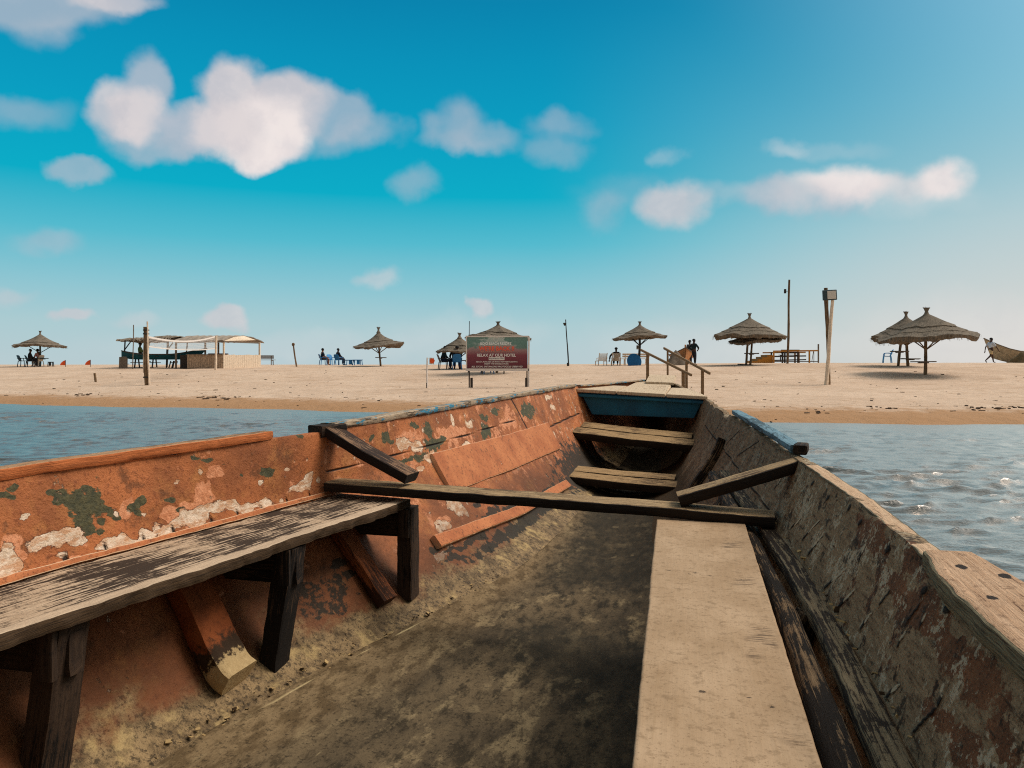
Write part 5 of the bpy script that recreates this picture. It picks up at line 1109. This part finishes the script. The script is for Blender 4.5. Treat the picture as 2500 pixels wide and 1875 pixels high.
b = f(1548, 49.2); t = thing('tilted_table', 'round blue plastic table tipped on its edge against the dark parasol pole', 'table', b)
mb = MB(); mb.lathe([(0, .0), (.50, 0), (.52, .02), (.52, .05), (.40, .06), (0, .06)], 28); o = mb.build('tabletop', M_CHAIRBLUE, t, True); o.rotation_euler = (R(78), 0, R(12)); o.location = (0, 0, .26); o.scale = (.95, 1, 1)
MB().bar((.05, .1, .1), (.45, .5, .55), .05, .05).build('leg', M_CHAIRBLUE, t)
b = f(1557, 49.8); t = thing('box_speaker', 'small grey box hung on the dark parasol pole', 'speaker', (b.x, 49.8, zat(853, 50))); MB().box((0, 0, .13), (.17, .12, .27), None, .02).build('case', simple('grey_case', lin(150, 142, 132), .6, .1), t); MB().lathe([(0, 0), (.05, .0), (.06, .01)], 14).build('grille', M_DARKPOLE, t).matrix_local = Matrix.Translation((0, -.062, .15)) @ Matrix.Rotation(R(90), 4, 'X')
# blue chair on the right
chair('empty blue plastic armchair beside the pair of parasols on the right', f(2166, 49), R(70), M_CHAIRTEAL, None)

# ---- canoes
def canoe(label, loc, rz, L, B_, D, mat, rake=.35, inner=None, sheer=.5, conc=.25):
    t = thing('fishing_canoe', label, 'canoe', loc, rz)             # bow at +Y
    ns, nv = 40, 18; V = []
    for i in range(ns + 1):
        q = i / ns * 2 - 1; w = B_ / 2 * max(.02, (1 - abs(q) ** 2.4)); zt = D + sheer * (max(0, abs(q) - conc) / (1 - conc)) ** 2 * (.75 if q > 0 else .45); zb = D * .55 * abs(q) ** 6 ; y = q * L / 2
        for j in range(nv + 1):
            a = math.pi * j / nv; c_, s_ = math.cos(a), math.sin(a)
            hh = abs(c_) ** 1.1; z = zb + (zt - zb) * (1 - s_ ** 1.4) if True else 0
            x = -w * (abs(c_) ** .75) * (1 if c_ > 0 else -1); V.append((x * (.45 + .55 * (z - zb) / (zt - zb + 1e-6)) if w > .05 else x, y + rake * max(0, q) ** 3 * (z / D) * .6, z))
    V = np.array(V).reshape(ns + 1, nv + 1, 3); Vi = V.copy(); Vi[..., 0] *= .90; Vi[..., 2] += .035; Vi[:, 0, 2] = V[:, 0, 2]; Vi[:, -1, 2] = V[:, -1, 2]; Vi[..., 1] *= .985
    Fo = grid_faces(ns + 1, nv + 1); m = (ns + 1) * (nv + 1); Fi = Fo[:, ::-1] + m; rim = []
    for i in range(ns):
        for j in (0, nv): a, b2 = i * (nv + 1) + j, (i + 1) * (nv + 1) + j; rim.append((a, b2, m + b2, m + a))
    me = np_mesh('hull', np.concatenate([V.reshape(-1, 3), Vi.reshape(-1, 3)]), np.concatenate([Fo, Fi, np.array(rim)]), True); o = link_mesh('hull', me, mat, t); me.set_sharp_from_angle(angle=R(45))
    for sx, j in ((-1, 0), (1, nv)):
        P = [tuple(V[i, j] + np.array([0, 0, .015])) for i in range(0, ns + 1, 2)]; MB().tube(P, .035, 6).build('gunwale', inner or mat, t, True)
    for q in (-.45, 0, .4):
        i = int((q + 1) / 2 * ns); a, b2 = V[i, 0], V[i, nv]; MB().box((0, a[1], a[2] - .12), (abs(b2[0] - a[0]) * .9, .22, .035)).build('thwart', inner or mat, t)
    return t
M_TEAL = simple('teal_canoe_paint', lin(14, 84, 96), .7, .35, 6.); M_CANOEOR = simple('orange_canoe_wood', lin(206, 142, 90), .75, .3, 6.); M_CANOEGR = simple('grey_brown_canoe_wood', lin(196, 174, 142), .85, .4, 8.)
b = f(389, 51.5); canoe('long teal canoe propped on trestles beneath the thatched shelter', (b.x, b.y, zat(878, 51.5)), R(-90), 185 * 51.5 / F, .95, .34, M_TEAL, .5, M_DARKWOOD, .55)
b = spot(1668, 50); c = canoe('orange wooden canoe seen bow on, beside the landing handrails', b + Vector((.35, 2.0, -.12)), R(172), 5.2, 1.75, .80, M_CANOEOR, .5, M_GREYWOOD, .55)
MB().bar((0, 2.72, .65), (0, 2.85, 1.42), .09, .16, (0, 1, 0), .01).build('stem_post', M_CANOEOR, c)
b = spot(2500, 52); c = canoe('weathered grey brown canoe with upswept bow at the right edge of the beach', b + Vector((4.05, .6, -.10)), R(80), 10.5, 2.0, .85, M_CANOEGR, .5, M_GREYWOOD, 1.3, .62)
def heap(name, label, cat, loc, sx, sy, h, mat, seed, kind=None):
    n, m = 26, 14; V = []
    for i in range(n):
        for j in range(m):
            a = 6.283 * i / n; q = j / (m - 1); r = q * (1 + .25 * math.sin(3 * a + seed) * q); V.append((r * sx * math.cos(a), r * sy * math.sin(a), h * (1 - q ** 1.8)))
    V = np.array(V); V[:, 2] += .16 * h * fbm(V * 3.2 + seed, seed, 4) ; V[:, 2] -= .04
    Fs = grid_faces(n, m); Fs = np.concatenate([Fs, np.array([((n - 1) * m + j, (n - 1) * m + j + 1, j + 1, j) for j in range(m - 1)])])
    o = link_mesh(name, np_mesh(name, V, Fs, True), mat); o.location = loc; return tag(o, label, cat, None, kind)
heap('net_heap', 'heap of grey fishing net leaning on the orange canoe', 'fishing net', spot(1650, 49) + Vector((0, 0, 0)), .62, .7, .95, M_GREYWOOD, 3)
heap('net_heap', 'brown fishing net piled along the grey brown canoe at the right edge', 'fishing net', spot(2506, 50.4) + Vector((.3, 0, .0)), 1.5, .45, .92, simple('brown_net', lin(120, 100, 70), .95, .5, 20.), 7)
P = standing(); P['elR'] = (.36, .10, 1.12); P['wrR'] = (.16, .22, 1.02); P['elL'] = (-.40, -.05, 1.15); P['wrL'] = (-.18, .12, 1.0); P['anL'] = (-.12, .22, .08); P['knL'] = (-.12, .18, .49); P['toeL'] = (-.12, .4, .03)
person('person in dark clothes with bent arms standing beside the orange canoe', spot(1694, 49) + Vector((0, 0, -.02)), R(-60), P, cloth('deep_teal', 24, 44, 50), cloth('graphite', 40, 44, 52), s=.97)
person('person in grey half hidden behind the one beside the orange canoe', spot(1684, 50.2), R(20), standing(), cloth('grey', 70, 72, 74), cloth('slate2', 54, 58, 66), s=.93)
# walker on the right
P = standing(); P['knL'] = (-.10, .22, .50); P['anL'] = (-.10, .30, .08); P['toeL'] = (-.10, .46, .04); P['knR'] = (.10, -.12, .50); P['anR'] = (.10, -.52, .16); P['toeR'] = (.10, -.40, .03); P['elR'] = (.27, .18, 1.12); P['wrR'] = (.27, .34, .92); P['elL'] = (-.27, -.16, 1.12); P['wrL'] = (-.27, -.22, .86)
for k in ('pelvis', 'chest', 'neck', 'head'): P[k] = (P[k][0], P[k][1] + .04 * (P[k][2] - .9), P[k][2])
person('person in a pale blue shirt and beige shorts walking past the canoe on the right', spot(2419, 48.5), R(-80), P, cloth('pale_blue', 196, 204, 216), cloth('beige', 206, 178, 134), None, False, False, s=.92)

# ---- the thatched shelter and the plank hut
d = 53; b = spot(370, d); k = d / F; t = thing('thatched_shelter', 'open shelter with a flat ragged thatch roof on slanting poles', 'shelter', b)
X = lambda px: at(px, d) - b.x; Zr = lambda y: zat(y, d) - b.z
n = 60; V = []; rs = np.random.RandomState(2); xs_ = np.linspace(X(312), X(442), n); zt = np.interp(np.linspace(0, 1, n), [0, .5, .75, 1], [Zr(830), Zr(828), Zr(823), Zr(825)]) + .05 * rs.rand(n)
secs = [(-1.5, -.05), (-1.6, -.16), (0, .10), (1.5, -.05), (1.6, -.2), (0, -.12)]
for i in range(n):
    for yy, zz in secs: V.append((xs_[i], yy + .1 * rs.randn() * .5, zt[i] + zz + .03 * rs.randn()))
Vq = np.array(V); lo = 6; order = [1, 0, 2, 3, 4, 5]; Vq = Vq.reshape(n, 6, 3)[:, order].reshape(-1, 3)
link_mesh('roof', np_mesh('roof', Vq, grid_faces(n, 6, True), False, np.stack([np.repeat(np.arange(n), 6) * .1, np.tile(np.arange(6), n) * .3], -1)), M_THATCH, t)
for i, (a, c2, y) in enumerate(((322, 327, -1.2), (334, 345, 1.2), (380, 381, -1.2), (388, 392, 1.2), (425, 428, -1.2), (431, 440, 1.2))):
    MB(i).pole((X(a), y, -.3), (X(c2), y, Zr(831)), .055, .045, 8, .02, 7).build('post', M_DARKPOLE, t, True)
for i, (a, y0, c2, y1) in enumerate(((325, 856, 341, 834), (428, 855, 441, 838))): MB(i).tube([(X(a), -1.2, Zr(y0)), (X(c2), -1.2, Zr(y1))], .04, 6).build('brace', M_DARKPOLE, t, True)
person('person in a green shirt sitting in the shade of the thatched shelter', spot(345, 52.6) + Vector((0, 0, .38)), R(-80), seated(.0), cloth('green', 110, 128, 74), cloth('drab', 60, 58, 50))
d = 52; b = spot(356, d); t = thing('picnic_table', 'dark wooden table with benches under the teal canoe', 'table', b); X = lambda px: at(px, d) - b.x
mb = MB(); [mb.box((0, -.3 + .2 * i, .62), (50 * d / F, .18, .05)) for i in range(4)]; mb.build('tabletop', M_DARKWOOD, t)
for sx in (-.6, .6):
    for sy in (-1, 1): MB().bar((sx, sy * .35, 0), (sx, sy * .2, .6), .07, .07, (1, 0, 0)).build('leg', M_DARKWOOD, t)
for sy in (-.62, .62): MB().box((0, sy, .36), (50 * d / F, .2, .045)).build('seat', M_DARKWOOD, t)
for q in (419, 426): 
    b = spot(q, 51.2); t2 = thing('trestle', 'slanting trestle carrying the %s of the teal canoe' % ('middle' if q == 426 else 'belly'), 'trestle', b); MB().bar((-.22, 0, -.1), (-.05, 0, .5), .06, .06, (0, 1, 0)).bar((.05, 0, -.1), (.18, 0, .5), .06, .06, (0, 1, 0)).bar((-.12, 0, .38), (.2, 0, .38), .05, .05).build('frame', M_DARKWOOD, t2)
d = 51; b = spot(305, d); t = thing('windbreak', 'short slanted windbreak of pale boards left of the teal canoe', 'windbreak', b); mb = MB(5)
for i in range(7): mb.bar(((i - 3) * .085 * d / 51 - .12, 0, -.1), ((i - 3) * .082 - .10 - .03 * i * 0, 0, zat(872, d) - b.z + mb.rng.uniform(-.05, .05)), .075, .025, (0, 1, 0))
mb.build('boards', M_GREYWOOD, t); MB().bar((-.4, .03, .3), (.25, .03, .3), .05, .04).build('rail', M_DARKWOOD, t)

d = 50; b = spot(520, d); t = thing('plank_hut', 'open bar hut with plank walls and a pale curved sheet roof', 'hut', b); X = lambda px: at(px, d) - b.x; Zr = lambda y: zat(y, d) - b.z; dep = 3.2
# roof: low vault running left to right, gable facing right
ns = 14; V = []
for xe, k2 in ((X(420), 0), (X(424), 0), (X(600), 1), (X(614), 1)):
    pass
ridge0, ridge1 = Vector((X(450), dep * .5, Zr(817))), Vector((X(572), dep * .5, Zr(817)))
e0f, e1f = Vector((X(421), 0, Zr(833))), Vector((X(545), 0, Zr(830))); e0b, e1b = Vector((X(452), dep, Zr(830))), Vector((X(614), dep * .8, Zr(833)))
def vault(u, v):
    a, b2 = e0f.lerp(e1f, u), e0b.lerp(e1b, u); r = ridge0.lerp(ridge1, u)
    if v < .5: p = a.lerp(r, v * 2)
    else: p = r.lerp(b2, v * 2 - 1)
    return p + Vector((0, 0, .10 * math.sin(math.pi * (v * 2 % 1))))
nu, nv = 30, 16; V = [vault(i / nu, j / nv) for i in range(nu + 1) for j in range(nv + 1)]; V = np.array([tuple(p) for p in V]); V[:, 2] += .02 * np.sin(V[:, 0] * 14); V2 = V.copy(); V2[:, 2] -= .06
m = len(V); Fo = grid_faces(nu + 1, nv + 1); bd = [i * (nv + 1) for i in range(nu + 1)] + [nu * (nv + 1) + j for j in range(1, nv + 1)] + [i * (nv + 1) + nv for i in range(nu - 1, -1, -1)] + [j for j in range(nv - 1, 0, -1)]
Fe = np.array([(p, q, m + q, m + p) for p, q in zip(bd, bd[1:] + bd[:1])])
link_mesh('roof', np_mesh('roof', np.concatenate([V, V2]), np.concatenate([Fo, Fo[:, ::-1] + m, Fe]), False), simple('bleached_roof_sheet', lin(168, 152, 136), .8, .3, 5.), t)
mb = MB(); g0, g1, g2 = e1f + Vector((.02, 0, -.07)), ridge1 + Vector((.02, 0, -.02)), e1b + Vector((.02, 0, -.07)); q = Vector((.05, 0, 0)); gm = (g0 + g1) / 2 + Vector((0, 0, .09))
mb.add([g0, gm, g1, g1.lerp(g2, .55), g1.lerp(g0, .1) + Vector((0, 0, -.36)), g0 + q, gm + q, g1 + q, g1.lerp(g2, .55) + q, g1.lerp(g0, .1) + Vector((0, 0, -.36)) + q], [(0, 1, 2, 3, 4), (9, 8, 7, 6, 5)] + [(i, (i + 1) % 5, 5 + (i + 1) % 5, 5 + i) for i in range(5)]); mb.build('gable', M_PALEWOOD, t)
for i, (px, yy) in enumerate(((428, .1), (458, dep * .9), (492, dep * .9), (545, .1), (604, dep * .75))): MB(i).bar((X(px), yy, -.2), (X(px), yy, Zr(833)), .11, .10, (0, 1, 0), .01).build('post', M_PALEWOOD if px > 500 else M_GREYWOOD, t)
MB().bar((X(428), 0, Zr(836)), (X(545), 0, Zr(834)), .08, .09).bar((X(545), 0, Zr(834)), (X(604), dep * .75, Zr(835)), .08, .09).build('beam', M_GREYWOOD, t)
def wallp(p0, p1, top, mat, seed):
    mb = MB(seed); L = (Vector(p1) - Vector(p0)).length; n = max(2, int(L / .14))
    for i in range(n):
        p = Vector(p0).lerp(Vector(p1), (i + .5) / n); dr = (Vector(p1) - Vector(p0)).normalized(); a = math.atan2(dr.y, dr.x)
        mb.box((p.x, p.y, top / 2 - .1 + mb.rng.uniform(-.01, .02)), (L / n * .93, .03 + mb.rng.uniform(0, .012), top + .2 + mb.rng.uniform(-.03, .03)), Matrix.Rotation(a, 3, 'Z'))
    return mb.build('plank_wall', mat, t)
tp = Zr(866)
wallp((X(457), .0, 0), (X(544), 0, 0), tp, simple('hut_planks', lin(196, 168, 140), .9, .5, 9.), 1); wallp((X(545), 0, 0), (X(607), dep * .75, 0), tp, M_PALEWOOD, 2); wallp((X(430), .6, 0), (X(456), .6, 0), tp, M_DARKWOOD, 3)
MB().bar((X(456), -.03, tp + .02), (X(545), -.03, tp + .02), .22, .04).build('counter', M_GREYWOOD, t)
MB(8).box((X(520), .9, tp - .05), (1.2, .5, .30), None, .03).build('crate_stack', simple('maroon_crates', lin(96, 40, 44), .8, .3, 12.), t)

# ---- ochre deck with steps and railing
d = 52; b = spot(1918, d); t = thing('beach_deck', 'raised ochre timber deck with railing and steps on its left', 'deck', b); X = lambda px: at(px, d) - b.x; Zr = lambda y: zat(y, d) - b.z
MB().bar((X(1888), 0, Zr(857.5)), (X(1997), 0, Zr(856)), .10, .10).build('top_rail', M_OCHRE, t)
MB().bar((X(1888), 2.2, Zr(860)), (X(1997), 2.2, Zr(859)), .08, .09).build('top_rail', M_OCHRE, t)
for i, q in enumerate((1889, 1910, 1916, 1938, 1948, 1970, 1976, 1980)): MB().bar((X(q), 0 if i % 2 == 0 else 2.2, -.2), (X(q), 0 if i % 2 == 0 else 2.2, Zr(858)), .09, .09, (0, 1, 0)).build('post', M_OCHRE if i in (0, 5, 6, 7) else M_DARKWOOD, t)
for q in (1987,): MB().bar((X(q), 0, 0), (X(q), 0, Zr(858)), .03, .03, (0, 1, 0)).bar((X(1982), 0, .1), (X(1986), 0, Zr(858)), .03, .03, (0, 1, 0)).build('stay', M_GREYWOOD, t)
MB().bar((X(1998), 0, -.2), (X(1998), 0, Zr(840)), .08, .08, (0, 1, 0)).build('end_post', M_GREYWOOD, t)
mb = MB(3); [mb.bar((X(1890), .15 + .2 * i, .10), (X(1997), .15 + .2 * i, .10), .18, .05) for i in range(11)]; mb.build('deck_boards', M_GREYWOOD, t)
for y0 in (0, 2.2): MB().bar((X(1891), y0, Zr(870)), (X(1968), y0, Zr(869)), .04, .09).bar((X(1891), y0, Zr(880)), (X(1968), y0, Zr(878)), .04, .08).build('mid_rail', M_DARKWOOD, t)
mb = MB()
for i in range(4): x0 = X(1838 + 12.2 * i); mb.box(((x0 + X(1888)) / 2, .8, .065 + .135 * i), (X(1888) - x0, 1.4, .135), None, .01)
mb.build('steps', M_OCHRE, t)
for i in range(4): MB().box((X(1838 + 12.2 * i) + .17, .8, .145 + .135 * i), (.34, 1.46, .03)).build('tread', M_GREYWOOD, t)
bench('dark wooden bench standing on the ochre deck', Vector((at(1930, 53), 53.2, gz(at(1930, 53), 53.2) + .12)), 0, 1.3, M_DARKWOOD)
b = spot(1820, 44.2); t = thing('driftwood_board', 'dark board lying at the foot of the two pole parasol', 'board', b); MB(2).box((0, 0, .04), (.85, .30, .06), Matrix.Rotation(.05, 3, 'Y'), .01).build('board', M_DARKWOOD, t)

# ---- handrails of the landing stage beyond the bow
t = thing('landing_handrail', 'pair of sloping wooden handrails of a landing ramp just beyond the bow', 'handrail', spot(1660, 23.5))
o0 = t.location
def pw(px, py, d): return Vector((at(px, d) - o0.x, d - o0.y, zat(py, d) - o0.z))
M_RAIL = simple('brown_handrail_wood', lin(142, 112, 80), .9, .4, 18.)
for a, b2 in (((1564, 854, 26), (1688, 916, 22)), ((1621, 850, 26), (1733, 912, 22))):
    MB(3).bar(pw(*a), pw(*b2), .055, .075, (0, 0, 1), .01).build('rail', M_RAIL, t)
for (px, py, d, r) in ((1581, 864, 25.4, .092), (1668, 906, 22.6, .092), (1630, 857, 25.6, .062), (1676, 884, 24.0, .075), (1715, 903, 22.6, .082)):
    p = pw(px, py, d); x = p.x + o0.x; g = gz(x, d) - o0.z - .4; MB().bar((p.x, p.y, g), p, r, r * .8, (0, 1, 0), .008).build('post', M_RAIL, t)
mb = MB(4)
for i in range(14):
    f_ = i / 13; a = pw(1572, 950, 25.8).lerp(pw(1690, 985, 22.4), f_); c2 = pw(1628, 950, 25.8).lerp(pw(1728, 985, 22.4), f_); mb.bar(a, c2, .24, .04)
mb.build('ramp', M_GREYWOOD, t)

# ---- the billboard
d = 30; bx = at(1214, d); b = Vector((bx, d, gz(bx, d))); t = thing('billboard', 'beach resort billboard in a white frame on two short stakes', 'billboard', b); k = d / F
X = lambda px: at(px, d) - bx; Zr = lambda y: zat(y, d) - b.z
x0, x1, z0, z1 = X(1140), X(1288), Zr(900), Zr(822)
def m_board_art(nt):
    o = nt.obj(); x, y, z = nt.sep(o)[0:3]; h = nt.math('DIVIDE', nt.math('SUBTRACT', z, z0), z1 - z0); u = nt.math('DIVIDE', nt.math('SUBTRACT', x, x0), x1 - x0)
    n = nt.noise(nt.scale(o, (1, 1, 2.2)), 3., 5., .6); n2 = nt.noise(o, 14., 5., .7)
    g = nt.ramp(h, [(0, lin(96, 40, 50)), (.42, lin(128, 62, 72)), (.62, lin(160, 128, 126)), (.78, lin(160, 172, 164)), (1, lin(184, 194, 186))])
    el = nt.math('ADD', nt.math('MULTIPLY', nt.math('SUBTRACT', nt.math('ABSOLUTE', nt.math('SUBTRACT', u, .46)), .24), 1.3), nt.math('SUBTRACT', h, .72))
    lf = nt.math('MULTIPLY', nt.step(nt.math('ADD', el, nt.math('MULTIPLY', nt.math('SUBTRACT', n, .5), .9)), .05, .16), nt.step(h, .56, .66)); c = nt.mix(nt.math('MULTIPLY', lf, .85), g, nt.mix(n2, lin(58, 110, 98), lin(110, 144, 134)))
    return c
MB().box(((x0 + x1) / 2, 0, (z0 + z1) / 2), (x1 - x0, .03, z1 - z0)).build('panel', material('billboard_print', m_board_art, .55, .3), t)
mb = MB(); w = .055
mb.box(((x0 + x1) / 2, -.01, z1 + w * .2), (x1 - x0 + .1, .06, w)).box(((x0 + x1) / 2, -.01, z0 - w * .8), (x1 - x0 + .1, .06, w * 1.8)).box((x0 - w * .3, -.012, (z0 + z1) / 2), (w * .8, .06, z1 - z0 + .02)); mb.build('frame', M_WHITE, t)
MB().bar((X(1290.5), -.01, .0), (X(1291.5), -.01, Zr(821)), .06, .06, (0, 1, 0), .008).build('post', M_WHITE, t)
MB().bar((X(1145.5), .04, -.3), (X(1145.5), .04, Zr(899)), .05, .05, (0, 1, 0)).build('post', M_DARKWOOD, t); MB().bar((X(1286.5), .04, -.3), (X(1286.5), .04, Zr(899)), .05, .05, (0, 1, 0)).build('post', M_GREYWOOD, t)
for px, yt in ((1151.5, 922), (1285, 922)): MB().bar((X(px), -.06, -.3), (X(px), -.06, Zr(yt)), .10, .06, (0, 1, 0), .01).build('stake', M_DARKWOOD, t)
def text(s, px, py, hpx, mat, wpx=None, bold=.0, shear=0, dy=-.022):
    cu = bpy.data.curves.new('lettering', 'FONT'); cu.body = s; cu.size = 1; cu.align_x = 'CENTER'; cu.offset = bold; cu.extrude = .004; cu.shear = shear
    o = bpy.data.objects.new('lettering', cu); COL.objects.link(o); dg = bpy.context.evaluated_depsgraph_get(); dg.update(); me = bpy.data.meshes.new_from_object(o.evaluated_get(dg)); bpy.data.objects.remove(o)
    V = np.array([v.co[:] for v in me.vertices]); h = hpx * k / .72; wd = V[:, 0].max() - V[:, 0].min(); sx = (wpx * k / wd) if wpx else h
    W_ = np.stack([X(px) + (V[:, 0] - (V[:, 0].max() + V[:, 0].min()) / 2) * sx, dy - V[:, 2], Zr(py) + V[:, 1] * h], -1)
    for v, c2 in zip(me.vertices, W_): v.co = c2
    me.update(); me.materials.clear(); link_mesh('lettering', me, mat, t)
M_TXW = simple('white_print', lin(236, 228, 220), .6, .02); M_TXG = simple('grey_print', lin(250, 248, 244), .6, .02); M_TXO = simple('orange_print', lin(240, 100, 70), .6, .05); M_TXY = simple('pale_orange_print', lin(226, 160, 130), .6, .02); M_TXD = simple('dark_print', lin(60, 30, 36), .6, .02)
c5 = lambda x, y: (1050 + x / 5.53, 760 + y / 5.53)
def tx(s, xc, yb, h, w, m, **kw): p = c5(xc, yb); text(s, p[0], p[1], h / 5.53, m, w / 5.53, **kw)
tx('BOJO BEACH RESORT', 888, 452, 34, 418, M_TXG, bold=.012)
tx("WE'RE BACK !!", 897, 528, 56, 478, M_TXO, bold=.03)
tx('Safe, Clean & Spacious Environment', 895, 552, 14, 425, M_TXY, bold=.012)
tx('RELAX AT OUR HOTEL', 897, 612, 40, 525, M_TXW, bold=.018)
p = c5(898, 640); MB().box((X(p[0]), -.018, Zr(p[1])), (212 / 5.53 * k, .008, 38 / 5.53 * k)).build('caption_bar', M_TXW, t)
tx('Experience The', 898, 647, 18, 192, M_TXD, bold=.012, dy=-.026)
tx('BEACH, POOLSIDE OR RIVER VIEW RESTAURANTS', 901, 690, 17, 556, M_TXW, bold=.014); tx('ENJOY THE BREEZE & MUSIC', 898, 717, 17, 326, M_TXW, bold=.014)
tx('ALL SOCIAL DISTANCING PROTOCOLS OBSERVED', 903, 757, 22, 692, M_TXW, bold=.016, shear=.25)
p = c5(890, 378); mb = MB(); n = 28; r0, r1 = 27 / 5.53 * k, 32 / 5.53 * k
V = [(X(p[0]) + r * math.cos(6.283 * i / n), yy, Zr(p[1]) + r * math.sin(6.283 * i / n)) for yy in (-.024, -.016) for r in (r0, r1) for i in range(n)]
Fs = []
for i in range(n):
    j = (i + 1) % n; Fs += [(i, j, n + j, n + i), (2 * n + i, 3 * n + i, 3 * n + j, 2 * n + j), (n + i, n + j, 3 * n + j, 3 * n + i), (i, 2 * n + i, 2 * n + j, j)]
mb.add(V, Fs)
for dx_ in (-.35, 0, .35): mb.bar((X(p[0]) + (dx_ - .45) * r0, -.02, Zr(p[1]) - .55 * r0 + abs(dx_) * .1), (X(p[0]) + (dx_ + .45) * r0, -.02, Zr(p[1]) + .55 * r0), .005, .006, (0, 1, 0))
mb.build('emblem', M_TXW, t)

# ---- small debris on the wet sand: uncounted scraps
rs = np.random.RandomState(8); mb = MB(9)
def scrap(x, y, s):
    a = rs.rand() * 6.28; z = gz(x, y); mb.box((x, y, z + s * .12), (s * (1 + 2 * rs.rand()), s * .6, s * .35), Matrix.Rotation(a, 3, 'Z') @ Matrix.Rotation(rs.randn() * .3, 3, 'X'))
for i in range(230):
    x = rs.uniform(-22, 22); tt_ = abs(rs.normal(2.6, 1.6)); scrap(x, float(shore(x)) + tt_, .02 + .045 * rs.rand() ** 3)
for (px, d0) in ((508, 26.6), (512, 26.9), (560, 26.4), (215, 28.8), (200, 28.6), (2390, 20.0), (2420, 20.3), (2480, 20.2), (2150, 20.1), (1990, 19.6)):
    for i in range(9): scrap(at(px, d0) + rs.randn() * .22, d0 + rs.randn() * .25, .03 + .06 * rs.rand())
for i in range(120): x = rs.uniform(-24, 26); scrap(x, float(shore(x)) + rs.uniform(5, 20), .03 + .05 * rs.rand() ** 2)
tag(mb.build('shore_debris', simple('dark_seaweed_scraps', lin(84, 64, 46), .95, .5, 30.)), 'scattered dark scraps and seaweed along the waterline', 'debris', kind='stuff')
